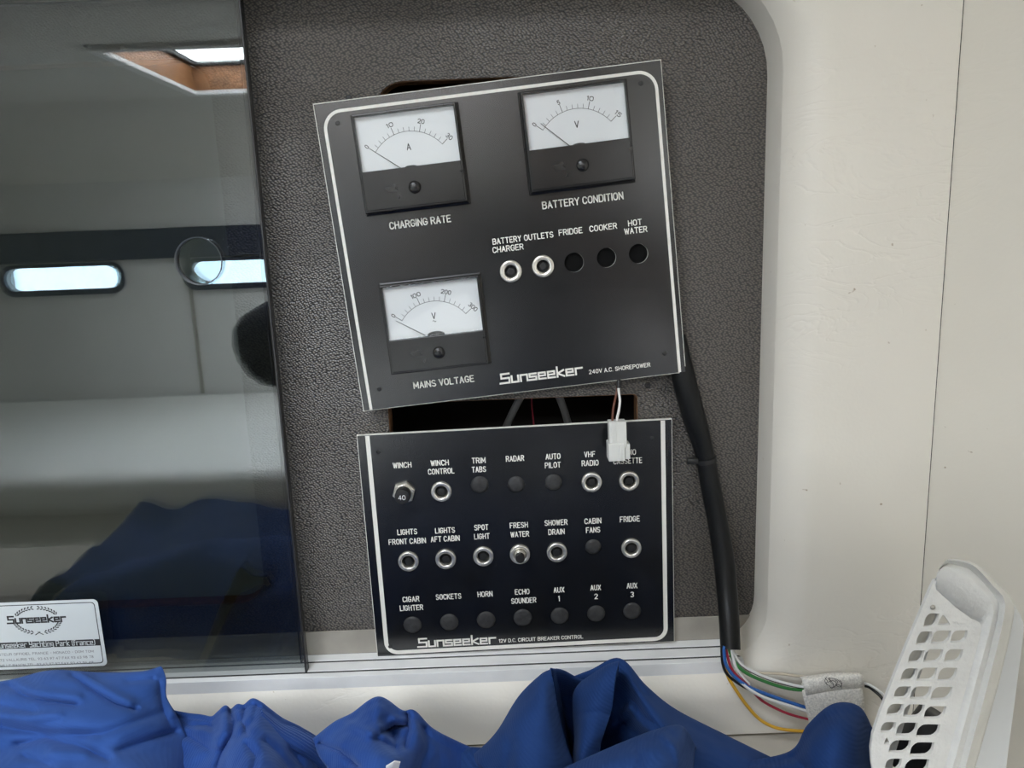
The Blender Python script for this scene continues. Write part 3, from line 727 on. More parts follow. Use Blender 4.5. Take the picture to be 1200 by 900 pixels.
def breaker(P, px, py, rpx, kind='ring'):
    x, z = P.loc(px, py); k = P.mpp(px, py); r = rpx*k
    bm = bmesh.new()
    if kind == 'hex':
        n = 6; pr = [(0.0, 0.0), (-0.0022, 0.0)]
        A = [bm.verts.new((x+r*math.cos(math.radians(60*i+12)), 0.0, z+r*math.sin(math.radians(60*i+12)))) for i in range(6)]
        B = [bm.verts.new((x+r*math.cos(math.radians(60*i+12)), -0.0022, z+r*math.sin(math.radians(60*i+12)))) for i in range(6)]
        C = [bm.verts.new((x+r*0.93*math.cos(math.radians(60*i+12)), -0.0027, z+r*0.93*math.sin(math.radians(60*i+12)))) for i in range(6)]
        for i in range(6):
            j = (i+1) % 6; bm.faces.new((A[i], A[j], B[j], B[i])); bm.faces.new((B[i], B[j], C[j], C[i]))
        bm.faces.new(C)
        col = link('circuit_breaker', bm, M['steel'], P.root, smooth=False)
        bm = bmesh.new(); lathe(bm, x, z, [(r*0.80, -0.0027), (r*0.80, -0.0032), (r*0.66, -0.0036), (r*0.66, -0.0027)], 32, closed=True)
        link('collar', bm, M['steel'], col)
        bm = bmesh.new(); lathe(bm, x, z, [(r*0.64, -0.0026), (r*0.66, -0.0085), (r*0.62, -0.0092), (r*0.50, -0.0093), (0, -0.0093)], 32)
        bt = sharp(link('button', bm, M['rubber'], col))
        lettering('rating', '40', x-0.0002, z-0.0003, r*0.62, r*0.42, M['white_label'], -0.00945, bt, weight=0.13)
        return col
    # round collar with a recessed push button
    bore = 0.60 if kind != 'wide' else 0.56
    prof = [(r*1.0, 0.0004), (r*1.0, -0.0012), (r*0.97, -0.0016), (r*0.90, -0.00175), (r*(bore+0.08), -0.0017), (r*(bore+0.02), -0.0014), (r*bore, -0.0008), (r*bore, 0.0030)]
    lathe(bm, x, z, prof, 40)
    col = sharp(link('circuit_breaker', bm, M['steel'], P.root), 50)
    bm = bmesh.new()
    if kind == 'out':
        lathe(bm, x, z, [(r*0.56, -0.0008), (r*0.54, -0.0040), (r*0.46, -0.0044), (r*0.46, -0.0018)], 32)
        link('stem', bm, M['steel'], col)
        bm = bmesh.new(); lathe(bm, x, z, [(r*0.44, -0.0030), (r*0.44, -0.0075), (r*0.40, -0.0080), (0, -0.0081)], 32)
    else:
        lathe(bm, x, z, [(r*(bore-0.03), 0.0030), (r*(bore-0.03), 0.0008), (r*(bore-0.14), 0.0004), (r*(bore-0.14), 0.0012), (r*(bore-0.2), 0.0012), (r*(bore-0.2), -0.0004), (r*(bore-0.24), -0.0008), (0, -0.0009)], 32)
    sharp(link('button', bm, M['rubber'], col))
    return col
def blank(P, px, py, rpx, depth=0.0005, dome=0.0):
    x, z = P.loc(px, py); r = rpx*P.mpp(px, py)
    bm = bmesh.new()
    lathe(bm, x, z, [(r*1.02, 0.0024), (r*0.99, depth), (r*0.7, depth-dome*0.55), (r*0.35, depth-dome*0.9), (0, depth-dome)], 30)
    return link('blanking_plug', bm, M['plug'] if dome else M['plug_dark'], P.root)
def screw_hole(P, px, py, screw=False):
    x, z = P.loc(px, py)
    bm = bmesh.new()
    lathe(bm, x, z, [(0.0013, -0.00005), (0.0012, -0.00020), (0.0007, -0.00022), (0, -0.00022)], 18)
    link('screw_hole', bm, M['rubber'], P.root)

def meter(P, name, quad, bottom, scale_labels, unit, needle_t, tilde=False, hub=False):
    """moving-coil meter: white dial under a clear window, black lower cover"""
    YF = -0.0095                     # front of the case
    q = [Vector(P.loc(px, py, YF)) for px, py in quad]; bq = [Vector(P.loc(px, py, YF)) for px, py in bottom]
    ex = ((q[1]-q[0])+(q[2]-q[3])+(bq[1]-bq[0])).normalized(); ez = Vector((-ex.y, ex.x))
    def L(v): return v.dot(ex), v.dot(ez)
    Q = [L(v) for v in q]; B = [L(v) for v in bq]
    x0 = (Q[0][0]+Q[3][0])/2; x1 = (Q[1][0]+Q[2][0])/2; zt = (Q[0][1]+Q[1][1])/2; zm = (Q[2][1]+Q[3][1])/2; zb = (B[0][1]+B[1][1])/2
    cx, cz = (x0+x1)/2, (zt+zb)/2
    o = ex*cx + ez*cz
    case = bpy.data.objects.new(name, None)
    W, Ht = (x1-x0)/2, (zt-zb)/2; zmid = zm-cz
    # case body: a flared tray with a rim
    bm = bmesh.new()
    b = 0.0007
    def ring(dx, dt, y): return [bm.verts.new((sx*(W+dx), y, (Ht+dt) if top else -(Ht+dt))) for sx, top in ((-1, False), (1, False), (1, True), (-1, True))]
    rs = [ring(b+.0012, b+.0012, 0.0), ring(b+.0012, b+.0012, -0.0012), ring(b, b, -0.0018), ring(0.0008, 0.0008, YF+0.0004), ring(0.0004, 0.0004, YF), ring(-0.0006, -0.0006, YF)]
    for A, C in zip(rs, rs[1:]):
        for i in range(4): bm.faces.new((A[i], A[(i+1) % 4], C[(i+1) % 4], C[i]))
    back = ring(-0.0006, -0.0006, YF+0.0036)
    for i in range(4): bm.faces.new((rs[-1][i], rs[-1][(i+1) % 4], back[(i+1) % 4], back[i]))
    bm.faces.new(back)
    me_o = link(name, bm, M['meter'], P.root, smooth=False)
    me_o.matrix_local = Matrix(((ex.x, 0, ez.x, o.x), (0, 1, 0, 0), (ex.y, 0, ez.y, o.y), (0, 0, 0, 1)))
    bv = me_o.modifiers.new('soft', 'BEVEL'); bv.width = 0.0004; bv.segments = 2; bv.limit_method = 'ANGLE'
    YD = YF+0.0030
    # dial plate
    bm = bmesh.new(); plate(bm, [(-W+.0007, zmid-0.0008), (W-.0007, zmid-0.0008), (W-.0007, Ht-.0007), (-W+.0007, Ht-.0007)], [], YD, YD+0.0004)
    link('dial_plate', bm, M['dial'], me_o, smooth=False)
    # scale
    wh = Ht-zmid; half = W*0.665; apex = zmid+wh*0.635; sag = wh*0.30; R = (half*half+sag*sag)/(2*sag); pz = apex-R; ah = math.asin(half/R)
    def pol(a, r): return (r*math.sin(a), pz+r*math.cos(a))
    bm = bmesh.new()
    stroke_mesh(bm, [[pol(-ah+2*ah*k/30, R) for k in range(31)]], 0.00022, YD-0.0001)
    nmaj = len(scale_labels)-1
    for i in range(nmaj*5+1):
        a = -ah+2*ah*i/(nmaj*5); l = wh*(0.13 if i % 5 == 0 else 0.075)
        stroke_mesh(bm, [[pol(a, R), pol(a, R+l)]], 0.00030 if i % 5 == 0 else 0.0002, YD-0.0001, False)
    for f in bm.faces:
        f.normal_update()
        if f.normal.y > 0: f.normal_flip()
    link('scale', bm, M['ink'], me_o, smooth=False, recalc=False)
    for i, s in enumerate(scale_labels):
        a = -ah+2*ah*i/nmaj; x, z = pol(a, R+wh*0.185)
        h = wh*0.085; lettering('numeral', s, x, z, h*0.72*len(s)+h*0.05, h, M['ink'], YD-0.0001, me_o, weight=0.15, rot=-a*0.9)
    x, z = 0.0, zmid+wh*0.36; lettering('unit_letter', unit, x, z, wh*0.1, wh*0.125, M['ink'], YD-0.0001, me_o, weight=0.13)
    if tilde: lettering('unit_letter', '~', x, z-wh*0.10, wh*0.13, wh*0.10, M['ink'], YD-0.0001, me_o, weight=0.10)
    # needle and hub
    a = -ah+2*ah*needle_t; p0 = pol(a, R*0.18); p1 = pol(a, R+wh*0.10)
    p0 = (p0[0]+(p1[0]-p0[0])*max(0, (zmid-p0[1])/(p1[1]-p0[1])), max(p0[1], zmid)); 
    bm = bmesh.new(); tube(bm, [Vector((p0[0], YD-0.0010, p0[1])), Vector((p1[0], YD-0.0010, p1[1]))], [0.00022, 0.00014], 6); link('needle', bm, M['rubber'], me_o, smooth=False)
    bm = bmesh.new(); hr = W*(0.19 if hub else 0.12); hh = wh*(0.075 if hub else 0.025)
    P_ = [(hr*math.cos(math.pi*k/16), zmid+hh*math.sin(math.pi*k/16)) for k in range(17)]
    plate(bm, P_+[(-hr, zmid-0.0006), (hr, zmid-0.0006)], [], YD-0.0020, YD-0.0004); link('hub_cover', bm, M['meter'], me_o, smooth=False)
    # lower cover with the zero screw
    bm = bmesh.new(); box(bm, -W+0.0003, W-0.0003, YF-0.0003, YF+0.0035, -Ht+0.0003, zmid, 0.0004); link('lower_cover', bm, M['meter'], me_o, smooth=False)
    sx = W*0.02; sz = zmid-(zmid+Ht)*0.52
    bm = bmesh.new(); lathe(bm, sx, sz, [(0.0034, YF-0.0003), (0.0033, YF-0.0012), (0.0025, YF-0.0019), (0.0012, YF-0.0022), (0, YF-0.0023)], 24)
    s_ = link('zero_screw', bm, M['meter'], me_o)
    # clear window
    bm = bmesh.new(); box(bm, -W+0.0003, W-0.0003, YF-0.0002, YF+0.0006, zmid+0.0002, Ht-0.0003, 0.0002); link('window', bm, M['clear'], me_o, smooth=False)
    return me_o

def clear_pane():
    mt, nt, b = new_mat('clear_window'); nt.nodes.remove(b); out = nt.nodes['Material Output']
    tr = nt.nodes.new('ShaderNodeBsdfTransparent'); tr.inputs[0].default_value = (0.97, 0.975, 0.975, 1)
    gl = nt.nodes.new('ShaderNodeBsdfGlossy'); gl.inputs['Roughness'].default_value = 0.03
    fr = reflectance(nt, 1.42); mx = nt.nodes.new('ShaderNodeMixShader')
    nt.links.new(fr.outputs[0], mx.inputs[0]); nt.links.new(tr.outputs[0], mx.inputs[1]); nt.links.new(gl.outputs[0], mx.inputs[2])
    nt.links.new(mx.outputs[0], out.inputs['Surface']); return mt
M['clear'] = clear_pane()

# ---- upper panel
U_ = Panel('shore_power_panel', [(368, 123), (774, 70), (803, 436), (426, 481)], -0.0150,
           'tilted black upper panel with three meters, CHARGING RATE and MAINS VOLTAGE, hanging loose')
up_rings = [(598.6, 318, 12.9), (636.3, 312, 12.9)]; up_blanks = [(672.8, 307.6, 11.4), (710.8, 302, 11.4), (748.3, 297.3, 11.4)]
build_plate(U_, [(*U_.loc(px, py), r*U_.mpp(px, py)*(0.62 if i < 2 else 1.0)) for i, (px, py, r) in enumerate(up_rings+up_blanks)])
lx, _ = U_.loc(432, 478); lx0, tz = U_.loc(383, 133.5); rx_, _ = U_.loc(797, 436.5)
_, tz2 = U_.loc(600, 101)
wline = 6.2*U_.mpp(500, 300); wl, hl = U_.w/2, U_.h/2
a = U_.loc(381.5, 160)[0]; b_ = U_.loc(434.5, 470)[0]; xl = (a+b_)/2
a = U_.loc(768.5, 110)[0]; b_ = U_.loc(797.5, 430)[0]; xr = (a+b_)/2
a = U_.loc(420, 128.5)[1]; b_ = U_.loc(740, 84.5)[1]; zt = (a+b_)/2; rr = 0.0095
U_.strip('border_line', [(xl, -hl+0.0002)] + corner(xl+rr, zt-rr, rr, 180, 90) + corner(xr-rr, zt-rr, rr, 90, 0) + [(xr, -hl+0.0002)], wline*0.42*1.35)
for args in (('CHARGING RATE', 492.3, 260.3, 71.5, 8.8), ('BATTERY CONDITION', 682.8, 235, 94, 9.0), ('MAINS VOLTAGE', 520, 447.6, 70.5, 8.2),
             ('BATTERY', 594, 281.3, 33.5, 7.2), ('CHARGER', 595.3, 291, 36, 7.2), ('OUTLETS', 631.2, 276.7, 34, 7.2), ('FRIDGE', 668.5, 271.2, 27.5, 7.2),
             ('COOKER', 706.8, 266.4, 32, 7.2), ('HOT', 744, 260.8, 16, 7.2), ('WATER', 745, 269.8, 26.5, 7.2)):
    U_.text(*args)
U_.text('240V A.C. SHOREPOWER', 726, 431.6, 71, 5.2, weight=0.15)
U_.text('Sunseeker', 634.5, 438.5, 95.6, 12.6, LOGO, 0.17, 1.35, 'wordmark')
for px, py, r in up_rings: breaker(U_, px, py, r, 'wide')
for px, py, r in up_blanks: blank(U_, px, py, r, 0.0022)
for px, py in ((395.6, 144.4), (751, 97.6), (444.5, 456), (779, 414)): screw_hole(U_, px, py)
meter(U_, 'ammeter', [(412.5, 137), (531.4, 120), (541, 187.5), (422.5, 202.5)], [(426.5, 248), (551, 235)], ['0', '10', '20', '30'], 'A', 0.0)
meter(U_, 'battery_voltmeter', [(610.8, 109), (732, 94), (740, 161), (619.4, 176.6)], [(617.8, 225), (747, 208)], ['0', '5', '10', '15'], 'V', 0.045)
meter(U_, 'mains_voltmeter', [(445.5, 336.7), (559.5, 324), (567, 387), (454.4, 399.5)], [(458, 438), (573.5, 425)], ['0', '100', '200', '300'], 'V', -0.035, True, True)

# ---- lower panel
L_ = Panel('circuit_breaker_panel', [(420, 512), (785, 491), (791.5, 752), (441.5, 768.5)], -0.0060,
           'black lower panel with three rows of breaker positions, WINCH to AUX, above the white rails')
lo_rings = [(517.3, 575.6, 12), (693.2, 564.8, 11.8), (737, 563.2, 11.8), (478.8, 657.3, 12), (522.4, 654.7, 12), (566.5, 651.5, 11.8), (652.6, 646.7, 11.8), (739.7, 641.9, 11.7)]
lo_out = [(609.3, 649, 11.8)]; lo_hex = [(473.6, 576.5, 13.6)]
lo_blanks = [(562.3, 568, 10.7), (605, 567.5, 10.2), (648.7, 565.2, 10.2), (695.1, 640.8, 9.5), (483.4, 732.4, 10.8), (526.5, 729.3, 10.9), (569.7, 726.7, 11), (612.6, 724, 11), (656, 721.7, 10.7), (698.7, 719.2, 10.7), (740.8, 716, 10.6)]
build_plate(L_, [(*L_.loc(px, py), r*0.62*L_.mpp(px, py)) for px, py, r in lo_rings+lo_out+lo_hex] + [(*L_.loc(px, py), r*L_.mpp(px, py)) for px, py, r in lo_blanks])
wl, hl = L_.w/2, L_.h/2
xl = (L_.loc(433, 520)[0]+L_.loc(448, 720)[0])/2; xr = (L_.loc(775.5, 500)[0]+L_.loc(781, 720)[0])/2
zb = (L_.loc(480, 763.8)[1]+L_.loc(750, 749.5)[1])/2; rr = 0.0070
L_.strip('border_line', [(xl, hl-0.0002)] + corner(xl+rr, zb+rr, rr, 180, 270) + corner(xr-rr, zb+rr, rr, 270, 360) + [(xr, hl-0.0002)], 0.0026)
for args in (('WINCH', 471.3, 545, 21.5), ('WINCH', 515.3, 542.3, 21), ('CONTROL', 517, 552.1, 30.5), ('TRIM', 560.9, 539.5, 16), ('TABS', 561.2, 550, 16.5), ('RADAR', 603.5, 537.2, 21.2),
             ('AUTO', 648, 534.8, 17.2), ('PILOT', 647.8, 544.9, 18.5), ('VHF', 691, 532.3, 12.8), ('RADIO', 691.5, 542.5, 19.6), ('RADIO', 735.3, 530, 19.6), ('CASSETTE', 735.6, 540, 33.2),
             ('LIGHTS', 477.2, 623.2, 23), ('FRONT CABIN', 477.2, 634.2, 43), ('LIGHTS', 521.5, 621.4, 23), ('AFT CABIN', 521.7, 631.2, 33.5), ('SPOT', 564, 617.9, 16.5), ('LIGHT', 564.7, 628.4, 18),
             ('FRESH', 608, 615.3, 21), ('WATER', 609.1, 625.9, 21.5), ('SHOWER', 651.6, 612.3, 26.5), ('DRAIN', 652.1, 623.1, 19), ('CABIN', 694.7, 610.4, 19.5), ('FANS', 695, 620.9, 16.5), ('FRIDGE', 738, 608.1, 23),
             ('CIGAR', 481.6, 702, 19.5), ('LIGHTER', 482.2, 712.1, 27), ('SOCKETS', 525.6, 699, 29.5), ('HORN', 568.4, 696.1, 17.5), ('ECHO', 611.9, 693.3, 17), ('SOUNDER', 613.7, 703.6, 29),
             ('AUX', 655, 691.1, 12.6), ('1', 655, 701.3, 3), ('AUX', 698, 688.5, 12.3), ('2', 698.5, 698.8, 4), ('AUX', 740.6, 686.2, 12.3), ('3', 740.8, 696.5, 4)):
    L_.text(*args, 7.2, weight=0.15, gap=2.0)
L_.text('12V D.C. CIRCUIT BREAKER CONTROL', 634, 748.4, 97, 4.9, weight=0.15)
L_.text('Sunseeker', 535.6, 751.2, 90, 12.0, LOGO, 0.17, 1.35, 'wordmark')
for px, py, r in lo_rings: breaker(L_, px, py, r)
for px, py, r in lo_out: breaker(L_, px, py, r, 'out')
for px, py, r in lo_hex: breaker(L_, px, py, r, 'hex')
for px, py, r in lo_blanks: blank(L_, px, py, r, 0.0002, 0.0008)
for px, py in ((443.5, 529.5), (764.3, 513.3), (457.2, 757.7), (770.5, 739.5)): screw_hole(L_, px, py)

# ================================================================== CABLES AND WIRING
# thick black sleeve from behind the upper panel, over the rails and out in front of the padded wall
SP = [(790, 395, -0.004, .0068), (797, 425, -0.0075, .0068), (804, 455, -0.0090, .0069), (813.5, 490, -0.0095, .0067), (821, 515, -0.0095, .0060), (827, 539, -0.0095, .0058),
      (833, 572, -0.0105, .0060), (841, 612, -0.0125, .0061), (848, 655, -0.0170, .0063), (852, 695, -0.0240, .0062), (854.5, 728, -0.0330, .0060), (856, 761, -0.0405, .0058)]
spp = spline(SP, 6)
slv = empty('cable_sleeve', at(856, 761, -0.0405)); SO = slv.location.copy()
tag(slv, 'thick black sleeve of cables running from the upper panel down over the white rail', 'cable sleeve')
bm = bmesh.new(); pts = [at(p[0], p[1], p[2])-SO for p in spp]; tube(bm, pts, [p[3] for p in spp], 20, cap=False)
tube(bm, pts, [p[3]*0.86 for p in spp], 20, cap=False)
link('tubing', bm, M['sleeve'], slv)
bm = bmesh.new(); ti = 30; c0 = pts[ti]; tdir = (pts[ti+1]-pts[ti-1]).normalized()
tube(bm, [c0-tdir*0.0013, c0+tdir*0.0013], 0.0066, 20)
q = at(812, 540, -0.0125)-SO; box(bm, q.x-0.0035, q.x+0.0030, q.y-0.0018, q.y+0.0018, q.z-0.0017, q.z+0.0017, 0.0005)
sharp(link('cable_tie', bm, M['rubber'], slv))

def wire(name, label, pts, mat, r, group=None, cat='wire', stripe=None):
    """pts = (px, py, y)"""
    sp_ = spline(pts, 8); P = [at(*p) for p in sp_]; o = P[len(P)//2]
    bm = bmesh.new(); tube(bm, [p-o for p in P], r, 8)
    ob = link(name, bm, mat, None); ob.location = o
    tag(ob, label, cat, group)
    if stripe:
        bm = bmesh.new(); tube(bm, [p-o+Vector((0, -r*0.55, -r*0.62)) for p in P], r*0.42, 6)
        link('stripe', bm, stripe[0], ob)
    return ob
WG = 'coloured wires from the end of the black sleeve'
wire('wire', 'black wire curving closely beside the blue one out of the sleeve', [(846, 757, -.0405), (845.8, 764, -.041), (847, 778, -.042), (853, 791, -.043), (872, 805, -.044), (900, 817, -.044), (944, 832, -.044), (965, 838, -.044)], M['w_black'], 0.00085, WG)
wire('wire', 'blue wire leaving the sleeve, running right under the speckled strap', [(849, 757, -.0425), (848.5, 764, -.043), (851, 779, -.044), (860, 792, -.045), (876, 804, -.046), (900, 814, -.046), (944, 829, -.0455), (965, 834, -.045)], M['w_blue'], 0.00100, WG)
wire('wire', 'dark red wire between the blue wire and the green wire', [(852, 757, -.041), (851.5, 764, -.0415), (857, 783, -.0425), (867, 795, -.0435), (878, 805, -.0440), (893, 821, -.0430), (920, 835, -.0430), (948, 843, -.0430), (968, 846, -.0430)], M['w_red'], 0.00080, WG)
wire('wire', 'green wire running from the sleeve into the upper fold of the strap', [(855, 757, -.0415), (855.5, 764, -.042), (862, 777, -.043), (875, 789, -.044), (900, 800, -.0445), (924, 807, -.0445), (944, 808.5, -.0445), (966, 806, -.0445)], M['w_green'], 0.00100, WG)
wire('wire', 'white wire with a dark stripe above the green wire', [(859, 757, -.0415), (859.5, 764, -.042), (868, 778, -.043), (886, 789, -.044), (910, 798, -.0445), (942, 805, -.0445), (966, 802, -.0445)], M['w_white'], 0.00095, WG, stripe=(M['w_black'], 1))
wire('wire', 'thin red and white twisted wire crossing down to the blue wire', [(857.5, 757, -.0430), (858, 764, -.0435), (861.5, 780, -.0445), (869, 792, -.0455), (878, 802, -.0460)], M['w_white'], 0.0009, WG, stripe=(M['w_red'], 1))
wire('wire', 'plain white wire running just below the blue wire', [(868, 799, -.0455), (880, 809, -.0470), (896, 817.5, -.0470), (920, 825.5, -.0465), (948, 834, -.0460), (966, 838, -.0460)], M['w_white'], 0.00100, WG)
wire('wire', 'yellow wire, lowest of the bundle, sagging to the blue cloth', [(848, 754, -.0390), (847, 768, -.0400), (852.5, 791, -.0420), (862, 808, -.0430), (877, 829, -.0435), (893, 845, -.0440), (914, 854, -.0440), (945, 857, -.0440), (970, 857, -.0440)], M['w_yellow'], 0.00100, WG)
wire('wire', 'thin beige wire above the rest running straight to the strap', [(872, 786, -.0395), (889, 788.5, -.0400), (906, 789.2, -.0405), (922, 790.5, -.0405), (940, 793, -.0405), (960, 795, -.0405)], M['w_beige'], 0.0008, WG)
wire('wire', 'thin white wire leaving the strap towards the white vent', [(985, 800, -.042), (1013, 801, -.043), (1024, 805.5, -.046), (1036, 815, -.050), (1046, 828, -.054)], M['w_white'], 0.0008, WG)
wire('wire', 'thin black wire leaving the strap towards the white vent', [(985, 803, -.042), (1013, 803.5, -.0425), (1025, 810, -.045), (1034, 819, -.049), (1042, 834, -.053)], M['w_black'], 0.0009, WG)
# folded strap that gathers them
strap = empty('wire_strap', at(978, 815, -0.046)); TO = strap.location.copy()
tag(strap, 'speckled off-white folded vinyl strap holding the coloured wires', 'strap')
def sheet(bm, rows, off, nu=6, nv=6, mi=0):
    """smooth sheet through rows of (px, py, y)"""
    R = [spline(r, nu) for r in rows]; C = [spline([R[i][j] for i in range(len(R))], nv) for j in range(len(R[0]))]
    V = [[bm.verts.new(at(*p)-off) for p in c] for c in C]
    for a, b in zip(V, V[1:]):
        for i in range(len(a)-1):
            f = bm.faces.new((a[i], b[i], b[i+1], a[i+1])); f.material_index = mi
bm = bmesh.new()
sheet(bm, [[(940, 797, -.0380), (975, 793, -.0380), (1007, 792, -.0380)], [(937.5, 793, -.0420), (973, 788.5, -.0420), (1006, 787.5, -.0420)], [(940, 797, -.0475), (976, 792, -.0475), (1010, 790, -.0475)],
           [(942, 806, -.0492), (978, 801, -.0492), (1012.5, 797, -.0492)], [(944.5, 814, -.0480), (979, 808.5, -.0480), (1013, 804.5, -.0480)], [(945, 815, -.0465), (979, 809.5, -.0465), (1013, 805.5, -.0465)]], TO)
ob = link('upper_fold', bm, M['strap'], strap); sm = ob.modifiers.new('thick', 'SOLIDIFY'); sm.thickness = 0.0006
bm = bmesh.new()
sheet(bm, [[(939, 800, -.0405), (975, 797, -.0405), (1008, 795, -.0405)], [(940.5, 812, -.0465), (977, 807, -.0470), (1009.5, 804, -.0465)], [(944, 828, -.0480), (979, 823, -.0490), (1012.5, 818, -.0480)],
           [(948, 846, -.0475), (980, 842, -.0485), (1013.5, 836, -.0475)], [(951, 862, -.046), (982, 860, -.047), (1013, 855, -.046)]], TO)
ob = link('lower_flap', bm, M['strap'], strap); sm = ob.modifiers.new('thick', 'SOLIDIFY'); sm.thickness = 0.0006
# scribbled oval mark on the upper fold
bm = bmesh.new(); c = at(976, 799.5, -0.0496)-TO; k = (D-0.0496)/F_PX*1.07
def mk(px, py): return (c.x+(px-976)*k, c.z-(py-799.5)*k)
scr = [[(966,793),(969,797),(968,801),(972,804),(975,808),(977,803),(974,798),(970,794),(975,794),(981,796),(985,800),(987,804),(984,806),(980,803),(982,799),(978,796)],
       [(968,792),(966,797),(969,803)], [(972,793),(973,799),(977,803)], [(977,806),(981,803),(985,804),(987,808)], [(970,799),(975,797),(980,800),(978,806),(973,806)], [(984,797),(987,801),(986,806)]]
stroke_mesh(bm, [[mk(*p) for p in spline(s, 4)] for s in scr], 0.00028, 0.0)
for v in bm.verts:
    z = v.co.z-c.z; v.co.y = c.y-0.0002+0.0001*abs(z)/0.004
link('scribbled_mark', bm, M['ink'], strap, smooth=False)

# two-wire connector hanging under the upper panel
con = empty('wire_connector', at(725, 518, -0.020)); KO = con.location.copy()
tag(con, 'translucent white nylon plug hanging on a brown and a white wire over the lower panel', 'connector')
kx = lambda px, py: at(px, py, -0.020)-KO
def lean_box(bm, x0, x1, y0, y1, z0, z1, bev, lean=0.0):
    n0 = len(bm.verts); box(bm, x0, x1, y0, y1, z0, z1, bev)
    bm.verts.ensure_lookup_table()
    for v in bm.verts[n0:]: v.co.x += lean*v.co.z
a = kx(713, 493); b_ = kx(733.5, 521)
bm = bmesh.new(); lean_box(bm, a.x, b_.x, -0.0040, 0.0035, b_.z-0.001, a.z, 0.0004, -0.02)
lean_box(bm, a.x+0.0012, a.x+0.0040, -0.0046, -0.0038, b_.z, a.z-0.0005, 0.0002, -0.02)
link('plug_housing', bm, M['nylon'], con, smooth=False)
a = kx(711.5, 517.5); b_ = kx(731, 537.5)
bm = bmesh.new(); lean_box(bm, a.x, b_.x, -0.0050, 0.0045, b_.z, a.z, 0.0004, -0.02)
a2 = kx(731, 518.5); b2 = kx(737.3, 536)
lean_box(bm, a2.x+0.0001, b2.x, -0.0035, 0.0040, b2.z, a2.z, 0.0004, -0.02); lean_box(bm, b_.x-0.003, b_.x-0.0018, -0.0056, -0.0048, b_.z+0.0006, a.z-0.001, 0.0002, -0.02)
link('socket_housing', bm, M['nylon'], con, smooth=False)
def cw_(name, pts, mat, r):
    bm = bmesh.new(); tube(bm, [at(*p)-KO for p in spline(pts, 6)], r, 8); link(name, bm, mat, con)
cw_('white_wire', [(724.8, 448, -.0140), (725, 458, -.0165), (726.5, 470, -.0195), (725, 482, -.0205), (723.2, 490, -.0205), (724, 497, -.0205)], M['w_white'], 0.00075)
cw_('brown_wire', [(724, 448, -.0125), (722.5, 461, -.0145), (719.5, 474, -.0180), (718, 485, -.0195), (717.6, 496, -.0200)], M['w_brown'], 0.0007)
cw_('heat_shrink', [(725.5, 440, -.0130), (725, 447, -.0140), (725, 455, -.0155)], M['rubber'], 0.0013)
# grey cables inside the lower cut-out
for lab, pts in (('grey cable, left of the two crossing the dark cut-out between the panels', [(625, 440, .010), (612, 462, .012), (600, 485, .016), (588, 512, .020)]),
                 ('grey cable, right of the two crossing the dark cut-out between the panels', [(640, 436, .010), (652, 458, .012), (661, 480, .016), (668, 505, .020)])):
    wire('cable', lab, pts, M['grey_cable'], 0.0023, 'grey cables in the cut-out', 'cable')
wire('wire', 'thin dark red wire deep in the cut-out between the two grey cables', [(626, 448, .045), (623, 470, .050), (627, 510, .055)], M['w_red'], 0.0005, None, 'wire')

# ================================================================== WHITE VENT COVER leaning in the corner
vent = empty('vent_cover', at(1100, 900, -0.135)); VO = vent.location.copy()
tag(vent, 'aged white plastic vent cover with grille holes leaning in the right corner', 'vent cover')
def vp(px, py, y): p = at(px, py, y)-VO; return (p.x, p.y, p.z)
# contours from the flange at the back to the edge of the grille, all running the same way round
YV = -0.1450
cont = [
 [(1112,690,-.118),(1116,676,-.118),(1124,668,-.118),(1150,672,-.118),(1176,696,-.118),(1199,729,-.118),(1192,800,-.118),(1179,900,-.118),(1170,985,-.118),(1060,985,-.118),(1045,930,-.118),(1050,880,-.118)],
 [(1108,688,-.124),(1112,672,-.124),(1120,662,-.124),(1150,668,-.124),(1174,693,-.124),(1188,716,-.124),(1170,800,-.124),(1142,900,-.124),(1120,985,-.124),(1052,985,-.124),(1036,930,-.124),(1036,876,-.124)],
 [(1098,684,-.140),(1102,667,-.140),(1113,655.5,-.140),(1142,661,-.140),(1168,685,-.140),(1186,710,-.140),(1167,800,-.140),(1139,900,-.140),(1116,985,-.140),(1046,985,-.140),(1030,930,-.140),(1025,868,-.140)],
 [(1097,684,-.1430),(1101,666,-.1478),(1112,657,-.1478),(1139,662,-.1478),(1162,685,-.1478),(1178,711,-.1478),(1158,800,-.1478),(1131,900,-.1478),(1108,985,-.1478),(1045,985,-.1430),(1029,930,-.1430),(1024,866,-.1430)],
 [(1096,685,-.1440),(1101,668,-.1440),(1111,660,-.1440),(1136,667,-.1440),(1157,688,-.1440),(1170,714,-.1440),(1150,800,-.1440),(1123,900,-.1440),(1100,985,-.1440),(1044,985,-.1440),(1029,930,-.1440),(1023.5,864,-.1440)],
 [(1094,686,-.1446),(1099,672,-.1462),(1108,664,-.1462),(1132,674,-.1462),(1152,694,-.1462),(1164,717,-.1462),(1143,800,-.1462),(1116,900,-.1462),(1093,985,-.1462),(1044,985,-.1446),(1029,930,-.1446),(1023,862,-.1446)],
 [(1091,687.5,YV),(1097,691,YV),(1107,700,YV),(1122,713,YV),(1137,724,YV),(1150,736,YV),(1132,806,YV),(1107,900,YV),(1084,985,YV),(1044,985,YV),(1029,930,YV),(1022.5,860,YV)],
]
bm = bmesh.new()
